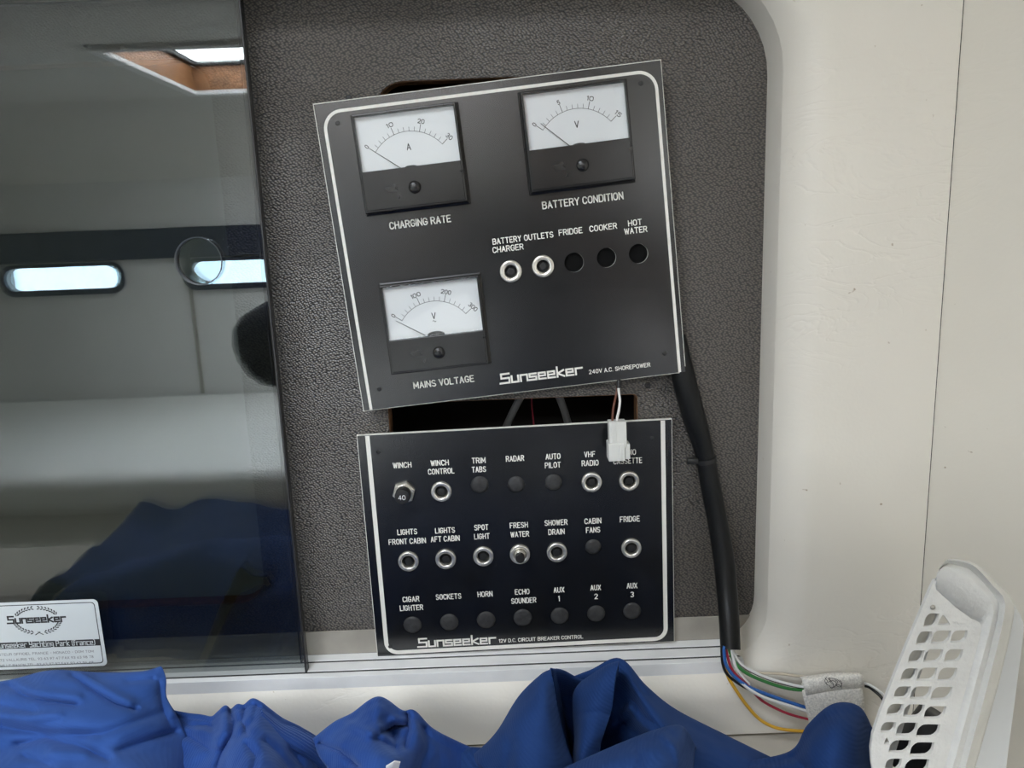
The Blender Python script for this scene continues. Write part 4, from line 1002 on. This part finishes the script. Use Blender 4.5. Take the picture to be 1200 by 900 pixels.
def closed_spline(P, n):
    out = []; N = len(P)
    for i in range(N):
        p0, p1, p2, p3 = P[i-1], P[i], P[(i+1) % N], P[(i+2) % N]
        for k in range(n):
            t = k/n; s = 0.35
            out.append(tuple((2*t**3-3*t*t+1)*b+(t**3-2*t*t+t)*s*(c-a)+(-2*t**3+3*t*t)*c+(t**3-t*t)*s*(d-b) for a, b, c, d in zip(p0, p1, p2, p3)))
    return out
VRg = [[bm.verts.new(vp(*p)) for p in closed_spline(c, 5)] for c in cont[1:]]
for A, B in zip(VRg, VRg[1:]):
    for i in range(len(A)): bm.faces.new((A[i], A[(i+1) % len(A)], B[(i+1) % len(A)], B[i]))
shell = sharp(link('shell', bm, M['plastic'], vent), 28); sm = shell.modifiers.new('thick', 'SOLIDIFY'); sm.thickness = 0.0005; sm.offset = 0
bm = bmesh.new()
fl = closed_spline(cont[0], 5); cx_ = sum(p[0] for p in fl)/len(fl); cy_ = sum(p[1] for p in fl)/len(fl)
F0 = [bm.verts.new(vp(*p)) for p in fl]; F1 = [bm.verts.new(vp(p[0], p[1], -.1215)) for p in closed_spline(cont[1], 5)]; F2 = [bm.verts.new(vp(p[0], p[1], -.116)) for p in fl]
for i in range(len(fl)):
    j = (i+1) % len(fl); bm.faces.new((F0[i], F0[j], F1[j], F1[i])); bm.faces.new((F2[i], F2[j], F0[j], F0[i]))
link('flange', bm, M['flange'], vent, smooth=False)
# grille with leaf-shaped holes
def g2(px, py): p = vp(px, py, YV); return (p[0], p[2])
def leaf(zx, zy, w, h, sk=0.24, full=True):
    """rounded lozenge measured in the close-up (scale .2887)"""
    cx, cy = 980+zx*.2887, 640+zy*.2887; w *= .2887/2; h *= .2887/2
    pts = []
    loop = [(-.55, -1), (.85, -1), (1, -.9), (1, .25), (.55, .95), (-.85, 1), (-1, .9), (-1, -.3)]
    if not full: loop = [(-.3, -1), (1, .6), (.8, .9), (-.9, .9), (-1, .5)]
    L = [(a*w - b*h*sk, b*h) for a, b in loop]
    L = [p[:2] for p in closed_spline([(a, b) for a, b in L], 3)]
    return [g2(cx+a, cy+b) for a, b in L]
holes = []
for zx, zy, w, h in ((385,300,52,54),(355,373,54,54),(425,368,70,52),(497,366,60,48),(323,448,56,50),(393,444,70,52),(475,443,66,50),(295,521,58,50),(368,519,74,52),(450,520,70,54),
                     (267,593,60,48),(342,594,76,50),(427,597,78,52),(238,663,60,46),(314,667,78,50),(400,674,80,50),(210,735,56,42),(285,742,78,52),(372,749,86,52),(257,812,80,50),(347,823,88,54),(325,892,90,56),
                     (300,962,90,56),(230,885,60,46),(205,952,60,46)):
    holes.append(leaf(zx, zy, w, h))
for zx, zy, w, h in ((437,300,46,44),(206,790,22,28)): holes.append(leaf(zx, zy, w, h, 0.1, False))
bm = bmesh.new()
plate(bm, [(v[0], v[2]) for v in (vp(*p) for p in closed_spline(cont[-1], 5))], holes, YV-VO.y-0.0002, YV-VO.y+0.0014)
link('grille', bm, M['plastic'], vent, smooth=False)
bm = bmesh.new(); p = vp(1092.5, 711, YV); lathe(bm, p[0], p[2], [(0.0011, p[1]-0.0003), (0.0009, p[1]-0.0009), (0, p[1]-0.0010)], 14); link('rivet', bm, M['strip'], vent)
# dark hose end lying behind the grille
bm = bmesh.new(); tube(bm, [at(1066, 905, -.100), at(1098, 868, -.100), at(1112, 850, -.100)], 0.0155, 18)
hs = tag(link('hose', bm, M['rubber']), 'dark hose end seen through the lower holes of the white vent', 'hose')

# ================================================================== BLUE CLOTHES IN THE FOREGROUND
def seg_dist(px, py, a, b):
    dx, dy = b[0]-a[0], b[1]-a[1]; t = max(0, min(1, ((px-a[0])*dx+(py-a[1])*dy)/(dx*dx+dy*dy+1e-9)))
    return math.hypot(px-a[0]-dx*t, py-a[1]-dy*t)
def cloth_sheet(bm, rows, creases=(), nu=10, nv=10, crumple=0.0010, freq=45, off=Vector(), seed=0.0, ribs=None):
    """rows of (px, py, d), d = how far the cloth stands in front of the board; creases = (polyline, width px, amount)"""
    R = [spline(r, nu) for r in rows]; C = [spline([R[i][j] for i in range(len(R))], nv) for j in range(len(R[0]))]
    V = []
    for c in C:
        col = []
        for iv, (px, py, d) in enumerate(c):
            dd = 0.0
            if ribs: dd += ribs[1]*math.sin(2*math.pi*ribs[0]*iv/(len(c)-1))
            for line, w, amt in creases:
                m_ = min(seg_dist(px, py, a, b) for a, b in zip(line, line[1:]))
                dd += amt*math.exp(-(m_/w)**2)
            p = at(px, py, -d-dd)
            q = Vector((p.x*freq, p.y*freq, p.z*freq+seed))
            nz = noise.noise(q)+0.5*noise.noise(q*2.1)
            rg = 0.5-abs(noise.noise(q*0.8+Vector((9, 4, seed))))
            v = (p-CAM).normalized()
            p = p - v*(crumple*(nz+1.2*rg))
            if p.z < SHELF-0.012 and p.y > -0.37: p.z = SHELF-0.012
            col.append(bm.verts.new(p-off))
        V.append(col)
    for a, b in zip(V, V[1:]):
        for i in range(len(a)-1): bm.faces.new((a[i], b[i], b[i+1], a[i+1]))
def cloth_obj(name, bm, mat, parent=None, loc=None, thick=0.0012):
    ob = link(name, bm, mat, parent)
    if loc is not None: ob.location = loc
    s = ob.modifiers.new('thick', 'SOLIDIFY'); s.thickness = thick; s.offset = 0
    return ob

# light blue shirt, left
O1 = Vector((-0.20, -0.15, SHELF)); bm = bmesh.new()
cloth_sheet(bm, [
 [(-70, 850, .050), (20, 842, .050), (80, 838, .050), (130, 838, .050), (172, 836, .050), (190, 832, .050)],
 [(-70, 812, .075), (10, 800, .078), (60, 789, .080), (115, 791, .080), (165, 790, .080), (188, 783.5, .078)],
 [(-70, 820, .092), (10, 808, .096), (65, 797, .100), (118, 801, .100), (168, 799, .094), (194, 795, .086)],
 [(-70, 838, .104), (10, 826, .110), (68, 818, .112), (122, 824, .114), (170, 822, .104), (195, 818, .092)],
 [(-70, 856, .118), (10, 850, .122), (70, 846, .126), (126, 850, .128), (176, 848, .116), (207, 840, .098)],
 [(-70, 880, .126), (10, 876, .128), (72, 874, .134), (130, 876, .136), (184, 874, .122), (218, 864, .102)],
 [(-70, 920, .150), (10, 918, .152), (74, 916, .156), (136, 916, .156), (196, 912, .140), (232, 900, .110)],
 [(-70, 990, .170), (10, 990, .170), (76, 990, .174), (140, 990, .174), (206, 985, .150), (250, 970, .120)]],
 creases=[([(12, 804), (28, 815), (50, 821), (88, 826)], 4, -.004), ([(20, 800), (40, 811), (90, 818)], 6, .003), ([(84, 792), (108, 808), (135, 825), (158, 832)], 3.2, -.0035), ([(92, 790), (118, 806), (150, 824)], 6, .003),
          ([(0, 852), (60, 860), (120, 862), (190, 838)], 7, -.005), ([(110, 868), (160, 852), (200, 836)], 6, .003), ([(0, 826), (40, 834)], 4, -.002), ([(0, 838), (36, 842), (70, 838)], 4, .003), ([(20, 872), (54, 866), (92, 874), (126, 890)], 5, -.004), ([(60, 884), (100, 884)], 5, .003), ([(140, 880), (172, 868), (204, 858)], 5, -.004), ([(30, 888), (58, 896)], 5, -.003), ([(186, 800), (189, 826), (198, 850)], 3.5, -.002), ([(150, 800), (178, 797)], 4, -.002)], nu=14, nv=12, crumple=0.0024, freq=42, off=O1)
shirt = cloth_obj('blue_shirt', bm, M['cloth_light'], None, O1); tag(shirt, 'lighter blue knitted shirt crumpled at the left under the sticker', 'shirt')

# mid-blue jumper with a ribbed hem and a rolled sleeve
O2 = Vector((-0.08, -0.15, SHELF)); bm = bmesh.new()
ridge = [(186, 826), (200, 834), (218, 838), (236, 840), (248, 842), (256, 836), (264, 829.6), (270.5, 833.5), (278, 828), (286, 828.5), (295.5, 821.7), (306, 826), (318, 835), (332, 845), (350, 853.5), (371, 866), (390, 880), (412, 897)]
flat = [sum(ridge[max(0, min(len(ridge)-1, i+k))][1] for k in range(-3, 4))/7 for i in range(len(ridge))]
rows_ = []
for dy, d0, bulge, fade in ((34, .050, 0.0, 0.7), (0, .078, .018, 0.0), (5, .086, .022, 0.1), (13, .092, .026, 0.35), (26, .100, .030, 0.7), (44, .108, .034, 1.0), (66, .120, .036, 1.0), (100, .135, .036, 1.0), (170, .150, .036, 1.0)):
    rows_.append([(px-(2+0.10*dy)*(px-300)/110 if dy > 4 and px > 300 else px, py*(1-fade)+flat[i]*fade+dy, d0+bulge*math.exp(-((px-305)/60)**2)) for i, (px, py) in enumerate(ridge)])
cloth_sheet(bm, rows_, creases=[([(270, 834), (276, 846), (273, 862), (262, 880), (255, 900)], 4.5, -.006), ([(262, 834), (264, 850), (256, 872)], 5, .004), ([(288, 832), (284, 846), (290, 860)], 4, -.004), ([(300, 830), (296, 846), (280, 866)], 4.5, -.0035),
   ([(205, 840), (226, 852), (250, 852)], 4, -.005), ([(200, 856), (224, 864), (246, 878)], 5, -.004), ([(215, 846), (240, 858), (252, 864)], 4, .003), ([(290, 874), (300, 888), (296, 905)], 5, -.004), ([(310, 870), (326, 884), (336, 900)], 5, -.0035), ([(340, 880), (352, 896)], 4, -.003)],
   nu=6, nv=8, crumple=0.0020, freq=75, off=O2, seed=3)
jumper = cloth_obj('blue_jumper', bm, M['cloth_mid'], None, O2); tag(jumper, 'mid blue ribbed jumper bunched up between the lighter shirt and the collar', 'jumper')
bm = bmesh.new()   # ribbed hem band
cloth_sheet(bm, [
 [(300, 826, .098), (328, 845.5, .098), (352, 856, .098), (373, 868, .097), (408, 892, .094)],
 [(306, 834, .112), (328, 852, .112), (350, 864, .111), (370, 877, .109), (402, 902, .104)],
 [(306, 844, .117), (326, 860, .120), (346, 873, .118), (366, 886, .114), (396, 910, .108)],
 [(302, 850, .115), (322, 866, .118), (342, 880, .116), (362, 893, .112), (392, 917, .104)]],
 nu=12, nv=26, crumple=0.0008, freq=70, off=O2, seed=5, ribs=(9, 0.0006))
cloth_obj('hem_band', bm, M['cloth_mid'], jumper)
bm = bmesh.new()   # rolled sleeve
cloth_sheet(bm, [
 [(360, 900, .070), (396, 880, .066), (414, 868, .064), (443, 850, .062), (470, 862, .064), (487, 866, .066), (512, 880, .066), (566, 900, .066)],
 [(366, 868, .100), (392, 848, .100), (412, 838, .098), (443, 818.5, .096), (471, 834, .096), (486, 835, .094), (510, 857, .092), (560, 881, .086)],
 [(370, 876, .112), (396, 857, .114), (416, 846, .114), (443, 828, .112), (468, 844, .106), (486, 845, .104), (508, 868, .100), (556, 892, .090)],
 [(376, 888, .122), (402, 872, .130), (420, 862, .128), (440, 848, .124), (460, 862, .108), (484, 860, .116), (506, 880, .108), (552, 904, .094)],
 [(386, 902, .130), (412, 888, .140), (432, 880, .142), (450, 874, .138), (466, 878, .132), (484, 882, .124), (506, 898, .112), (552, 920, .098)],
 [(396, 930, .140), (420, 918, .150), (440, 910, .156), (460, 906, .152), (472, 908, .142), (486, 912, .130), (508, 926, .118), (556, 945, .104)],
 [(400, 1000, .16), (425, 995, .165), (445, 990, .170), (465, 990, .166), (478, 990, .156), (492, 990, .146), (514, 990, .135), (560, 990, .12)]],
 creases=[([(442, 866), (452, 872), (462, 878)], 6, -.010), ([(448, 858), (462, 850), (473, 850)], 3.5, -.007), ([(446, 852), (462, 843), (472, 846)], 4, .004), ([(477, 838), (480, 856), (474, 876)], 4, -.007), ([(376, 872), (398, 880), (420, 898)], 3.5, -.006), ([(410, 850), (430, 858), (445, 868)], 5, .003), ([(496, 856), (500, 876), (492, 900)], 5, -.004), ([(436, 826), (436, 846)], 3, -.0015)],
 nu=12, nv=12, crumple=0.0019, freq=75, off=O2, seed=8)
cloth_obj('sleeve', bm, M['cloth_mid'], jumper)
bm = bmesh.new(); c = at(461, 897, -.165)-O2
bx = [at(452, 899, -.163)-O2, at(462, 893, -.163)-O2, at(469, 894, -.161)-O2, at(467, 901, -.160)-O2, at(455, 906, -.162)-O2]
F0 = [bm.verts.new(p) for p in bx]; F1 = [bm.verts.new(p+Vector((0, 0.001, 0))) for p in bx]; bm.faces.new(F0); bm.faces.new(list(reversed(F1)))
for i in range(5): bm.faces.new((F0[i], F1[i], F1[(i+1) % 5], F0[(i+1) % 5]))
link('care_label', bm, M['white_label'], jumper, smooth=False)

# dark blue twill overalls, right
O3 = Vector((0.08, -0.15, SHELF)); bm = bmesh.new()
cloth_sheet(bm, [   # body running away to the right
 [(650, 870, .050), (690, 860, .050), (726, 845, .050), (765, 860, .050), (810, 872, .050), (860, 890, .050), (910, 905, .050)],
 [(655, 800, .070), (690, 790, .072), (726, 776, .075), (757, 806, .078), (792, 833, .080), (850, 862.5, .080), (902, 888, .078)],
 [(660, 830, .066), (700, 800, .076), (728, 786, .084), (757, 818, .094), (794, 846, .098), (850, 874, .096), (905, 896, .090)],
 [(668, 870, .060), (706, 830, .072), (736, 812, .082), (764, 836, .104), (800, 864, .112), (852, 890, .106), (908, 908, .098)],
 [(676, 910, .075), (712, 866, .076), (744, 848, .088), (774, 858, .112), (806, 884, .120), (856, 910, .112), (912, 925, .104)],
 [(684, 960, .10), (720, 930, .10), (754, 920, .11), (784, 920, .124), (812, 930, .128), (860, 950, .12), (916, 965, .11)],
 [(690, 1010, .12), (724, 1000, .12), (756, 1000, .13), (788, 1000, .14), (816, 1000, .14), (864, 1000, .13), (920, 1000, .12)]],
 creases=[([(712, 856), (728, 842), (740, 829)], 4, .006), ([(740, 829), (748, 842), (766, 858)], 4, .006), ([(726, 843), (740, 856), (756, 866)], 4, -.006), ([(744, 790), (750, 812)], 4, -.002)],
 crumple=0.0009, freq=45, off=O3, seed=12)
over = cloth_obj('blue_overalls', bm, M['cloth_dark'], None, O3); tag(over, 'dark blue twill overalls with an upturned collar heaped on the shelf', 'overalls')
bm = bmesh.new()   # left half of the upturned collar
cloth_sheet(bm, [
 [(560, 905, .085), (584, 878, .075), (612, 840, .068), (640, 812, .066), (652, 812, .066)],
 [(556, 885, .098), (581, 862, .096), (608, 818, .096), (634, 792, .100), (646, 785.5, .104)],
 [(560, 896, .112), (588, 856, .116), (612, 828, .118), (636, 806, .118), (649, 808, .112)],
 [(572, 905, .120), (592, 872, .128), (616, 850, .132), (640, 838, .130), (655, 842, .118)],
 [(586, 915, .128), (604, 890, .138), (626, 880, .140), (648, 874, .134), (664, 876, .120)],
 [(592, 960, .135), (612, 930, .145), (634, 922, .146), (656, 918, .138), (674, 908, .122)],
 [(596, 1010, .14), (616, 1000, .15), (640, 1000, .15), (662, 1000, .14), (684, 990, .125)]],
 creases=[([(590, 850), (600, 872), (596, 900)], 7, -.003)], crumple=0.0008, freq=40, off=O3, seed=15)
cloth_obj('collar_flap', bm, M['cloth_dark'], over)
bm = bmesh.new()   # back of the collar, in shade between the two flaps
cloth_sheet(bm, [
 [(640, 830, .060), (664, 830, .056), (684, 832, .056), (702, 830, .060)],
 [(645, 785, .103), (660, 788, .090), (683, 799, .080), (697, 792, .082)],
 [(648, 800, .096), (662, 800, .068), (683, 806, .060), (699, 802, .070)],
 [(652, 830, .090), (664, 830, .048), (684, 834, .046), (701, 830, .060)],
 [(660, 880, .090), (670, 880, .050), (688, 880, .048), (704, 880, .062)],
 [(668, 950, .10), (680, 950, .07), (694, 950, .07), (708, 950, .08)]], crumple=0.0004, off=O3, seed=18)
cloth_obj('collar_back', bm, M['cloth_dark'], over)
bm = bmesh.new()   # right half of the upturned collar
cloth_sheet(bm, [
 [(676, 816, .078), (690, 812, .074), (706, 806, .072), (724, 800, .074)],
 [(683, 799, .082), (695, 790.5, .086), (712, 780, .092), (725, 776, .098)],
 [(673, 812, .088), (690, 806, .098), (706, 800, .104), (721, 798, .106)],
 [(672, 836, .092), (686, 834, .106), (700, 832, .110), (716, 832, .108)],
 [(674, 866, .100), (682, 866, .114), (694, 862, .116), (708, 856, .112)],
 [(672, 900, .110), (680, 898, .122), (690, 892, .120), (702, 880, .114)],
 [(672, 960, .12), (682, 955, .13), (692, 950, .13), (704, 940, .12)]],
 creases=[([(680, 838), (700, 834), (714, 838)], 3, -.0012)], crumple=0.0006, freq=40, off=O3, seed=21)
cloth_obj('collar_flap', bm, M['cloth_dark'], over)
bm = bmesh.new()   # leg rolled up in front
cloth_sheet(bm, [
 [(650, 930, .10), (690, 905, .10), (725, 895, .10), (765, 885, .10), (800, 880, .10), (822, 905, .10)],
 [(660, 902, .134), (700, 884, .136), (736, 869, .136), (768, 857, .134), (798, 852, .130), (815, 876, .118)],
 [(664, 910, .148), (704, 892, .154), (740, 878, .156), (772, 868, .154), (798, 866, .146), (812, 890, .126)],
 [(668, 930, .158), (708, 912, .166), (744, 900, .170), (776, 892, .168), (798, 892, .156), (812, 910, .132)],
 [(672, 970, .165), (710, 960, .175), (746, 950, .180), (778, 945, .176), (800, 945, .164), (816, 950, .14)],
 [(676, 1020, .17), (712, 1010, .18), (748, 1010, .18), (780, 1010, .18), (802, 1010, .17), (820, 1010, .15)]],
 creases=[([(742, 872), (752, 890), (748, 905)], 5, -.003), ([(776, 862), (790, 876), (794, 895)], 4, .0025)], crumple=0.0009, freq=45, off=O3, seed=25)
cloth_obj('trouser_leg', bm, M['cloth_dark'], over)
bm = bmesh.new()   # filler folds joining jumper and overalls low down
cloth_sheet(bm, [
 [(500, 920, .06), (560, 905, .06), (600, 905, .06), (640, 915, .06)],
 [(505, 893, .084), (545, 879, .086), (566, 878, .088), (620, 884, .092)],
 [(510, 905, .096), (548, 892, .098), (572, 890, .100), (625, 896, .100)],
 [(515, 950, .11), (552, 940, .11), (580, 935, .11), (630, 940, .11)],
 [(520, 1000, .12), (556, 1000, .12), (584, 1000, .12), (636, 1000, .12)]], creases=[([(550, 884), (560, 896)], 3, .002)], crumple=0.001, freq=60, off=O3, seed=28)
cloth_obj('trouser_seat', bm, M['cloth_dark'], over)
bm = bmesh.new()   # rounded end of the other leg, right
cloth_sheet(bm, [
 [(850, 930, .075), (930, 905, .072), (955, 880, .070), (980, 868, .068), (1004, 870, .066), (1018, 888, .066), (1030, 920, .066)],
 [(860, 897, .092), (926, 882, .094), (947.5, 851, .094), (976, 827.5, .092), (1005, 829, .088), (1020, 852, .084), (1030, 880, .080)],
 [(862, 902, .102), (928, 890, .106), (951, 862, .108), (977, 840, .108), (1003, 842, .104), (1018, 862, .094), (1029, 886, .086)],
 [(864, 912, .108), (930, 900, .114), (955, 880, .120), (978, 862, .122), (1002, 864, .116), (1016, 880, .102), (1026, 898, .090)],
 [(868, 935, .112), (932, 922, .120), (958, 910, .128), (980, 900, .130), (1002, 900, .122), (1014, 908, .106), (1022, 918, .094)],
 [(870, 990, .12), (934, 980, .13), (960, 975, .135), (982, 970, .136), (1002, 968, .13), (1014, 970, .115), (1022, 970, .10)]],
 creases=[([(930, 888), (944, 900)], 5, -.003)], crumple=0.0009, freq=40, off=O3, seed=31)
cloth_obj('trouser_leg', bm, M['cloth_dark'], over)

# rest of the overalls lying folded towards the edge of the shelf
bm = bmesh.new(); NX, NY = 70, 26; V = []
for i in range(NX+1):
    x = -0.42+0.58*i/NX; col = []
    for j in range(NY+1):
        t = j/NY; y = -0.165-0.185*t
        q = Vector((x*11, y*11, 2.0)); h = 0.045+0.030*noise.noise(q)+0.016*noise.noise(q*2.3)+0.010*(0.5-abs(noise.noise(q*1.4+Vector((3, 7, 1)))))
        edge = min(1, i/6, (NX-i)/6)*min(1, (NY-j)/5+0.05)
        col.append(bm.verts.new(Vector((x+0.01*noise.noise(q*1.7), y+0.008*noise.noise(q*1.3), SHELF+0.0015+h*max(0.0, edge)))-O3))
    V.append(col)
for a, b in zip(V, V[1:]):
    for j in range(NY): bm.faces.new((a[j], b[j], b[j+1], a[j+1]))
cloth_obj('trouser_leg', bm, M['cloth_dark'], over)

# ================================================================== THE PHOTOGRAPHER, seen only as a reflection in the sliding door
def build_person():
    V = []; E_ = []; Rr = []; K = []
    def add(p, r, parent=None, kind='jacket'):
        V.append(Vector(p)); Rr.append(r if isinstance(r, tuple) else (r, r)); K.append(kind)
        if parent is not None: E_.append((parent, len(V)-1))
        return len(V)-1
    pel = add((0.13, -1.16, -0.31), (0.15, 0.115), None, 'trousers')
    wa = add((0.12, -1.10, -0.22), (0.14, 0.10), pel)
    ch = add((0.11, -1.02, -0.11), (0.17, 0.12), wa)
    sh = add((0.10, -0.95, 0.01), (0.15, 0.09), ch)
    nk = add((0.10, -0.93, 0.085), 0.055, sh, 'skin')
    h1 = add((0.10, -0.89, 0.145), (0.072, 0.078), nk, 'skin')
    h2 = add((0.10, -0.88, 0.205), (0.078, 0.092), h1, 'skin')
    h3 = add((0.10, -0.895, 0.260), (0.070, 0.080), h2, 'skin')
    add((0.10, -0.787, 0.185), 0.012, h2, 'skin')                       # nose
    for s in (-1, 1):
        add((s*0.084+0.1, -0.90, 0.190), 0.014, h2, 'skin')                # ears
        s1 = add((s*0.175+0.1, -0.95, -0.02), 0.078, sh)
        el = add((s*(0.385 if s < 0 else 0.34), -0.72, -0.17), 0.068, s1)
        mid = add((s*0.24, -0.645, -0.10), 0.052, el)
        wr = add((s*0.125, -0.575, -0.045), 0.030, mid, 'skin')
        pm = add((s*0.098, -0.545, -0.015), (0.036, 0.018), wr, 'skin')
        for i, (dz, ln) in enumerate(((0.034, .9), (0.013, 1.0), (-0.008, .95), (-0.028, .75))):
            a = add((s*0.094, -0.532, -0.005+dz*0.8), 0.0095, pm, 'skin')
            b = add((s*(0.094-0.004), -0.512+0.004*i, -0.002+dz), 0.0088, a, 'skin')
            c = add((s*(0.094-0.024*ln), -0.5035, 0.000+dz), 0.0082, b, 'skin')
            add((s*(0.094-0.040*ln), -0.5035, 0.002+dz), 0.0070, c, 'skin')
        t1 = add((s*0.080, -0.552, 0.020), 0.0105, pm, 'skin'); t2 = add((s*0.060, -0.5335, 0.026), 0.0092, t1, 'skin'); add((s*0.040, -0.5300, 0.020), 0.0080, t2, 'skin')
        hp = add((s*0.12+0.12, -1.06, -0.335), 0.095, pel, 'trousers')
        kn = add((s*0.28+0.06, -0.70, -0.38), 0.070, hp, 'trousers')
        sn = add((s*0.27+0.06, -0.74, -0.63), 0.056, kn, 'trousers')
        an = add((s*0.26+0.06, -0.80, -0.87), 0.040, sn, 'trousers')
        add((s*0.29+0.06, -0.66, -0.905), (0.042, 0.030), an, 'shoe')
    me = bpy.data.meshes.new('person'); me.from_pydata([tuple(v) for v in V], E_, []); me.update()
    tmp = bpy.data.objects.new('person', me); COL.objects.link(tmp)
    sk = tmp.modifiers.new('skin', 'SKIN'); sk.use_smooth_shade = True
    layer = me.skin_vertices[0].data if me.skin_vertices else None
    if layer is None:
        bm = bmesh.new(); bm.from_mesh(me); bm.verts.layers.skin.verify(); bm.to_mesh(me); bm.free(); layer = me.skin_vertices[0].data
    for i, r in enumerate(Rr): layer[i].radius = r; layer[i].use_root = (i == 0)
    sb = tmp.modifiers.new('sub', 'SUBSURF'); sb.levels = 2; sb.render_levels = 2
    dg = bpy.context.evaluated_depsgraph_get(); dg.update()
    res = bpy.data.meshes.new_from_object(tmp.evaluated_get(dg)); res.name = 'person'
    bpy.data.objects.remove(tmp)
    o = bpy.data.objects.new('person', res); COL.objects.link(o)
    res.materials.clear()
    kinds = ['jacket', 'trousers', 'skin', 'shoe']
    for mt in (M['jacket'], M['cloth_dark'], M['skin'], M['rubber']): res.materials.append(mt)
    for p in res.polygons:
        p.use_smooth = True; c = p.center; best = (9e9, 'jacket')
        for a, b in E_:
            A, B = V[a], V[b]; d = B-A; t = max(0, min(1, (c-A).dot(d)/d.length_squared)); dist = (c-A-d*t).length
            k = K[b]
            if dist < best[0]: best = (dist, k)
        p.material_index = kinds.index(best[1])
    tag(o, 'person in a dark jacket and blue trousers, seen mirrored in the smoked door', 'person')
    bm = bmesh.new(); bmesh.ops.create_uvsphere(bm, u_segments=24, v_segments=16, radius=1.0)
    for v in list(bm.verts):
        if v.co.z < -0.25 and v.co.y > -0.2: bm.verts.remove(v)
    for v in bm.verts:
        front = max(0, v.co.y)
        v.co = Vector((v.co.x*0.090, v.co.y*0.102 - 0.012*front, v.co.z*0.092+0.012*front)) + Vector((0.1, -0.898, 0.228)) + v.co*0.004*noise.noise(v.co*6)
    link('hair', bm, M['hair'], o)
    for s in (-1, 1):
        bm = bmesh.new(); bmesh.ops.create_uvsphere(bm, u_segments=12, v_segments=8, radius=0.0105)
        for v in bm.verts: v.co += Vector((0.1+s*0.030, -0.797, 0.207))
        link('eye', bm, M['white_label'], o)
    bm = bmesh.new(); box(bm, 0.078, 0.122, -0.812, -0.802, 0.141, 0.148, 0.003); link('mouth', bm, plain('lips', (0.45, 0.18, 0.15), 0.5), o)
    return o
build_person()
bm = bmesh.new(); box(bm, -0.071, 0.071, -0.520, -0.512, -0.024, 0.052, 0.0035, 3)
ph = tag(link('mobile_phone', bm, M['rubber'], smooth=False), 'black mobile phone held up in both hands behind the camera', 'phone')
bm = bmesh.new(); lathe(bm, 0.0, 0.012, [(0.011, -0.512), (0.011, -0.5105), (0.008, -0.5100), (0, -0.5105)], 24); link('lens', bm, M['meter'], ph)
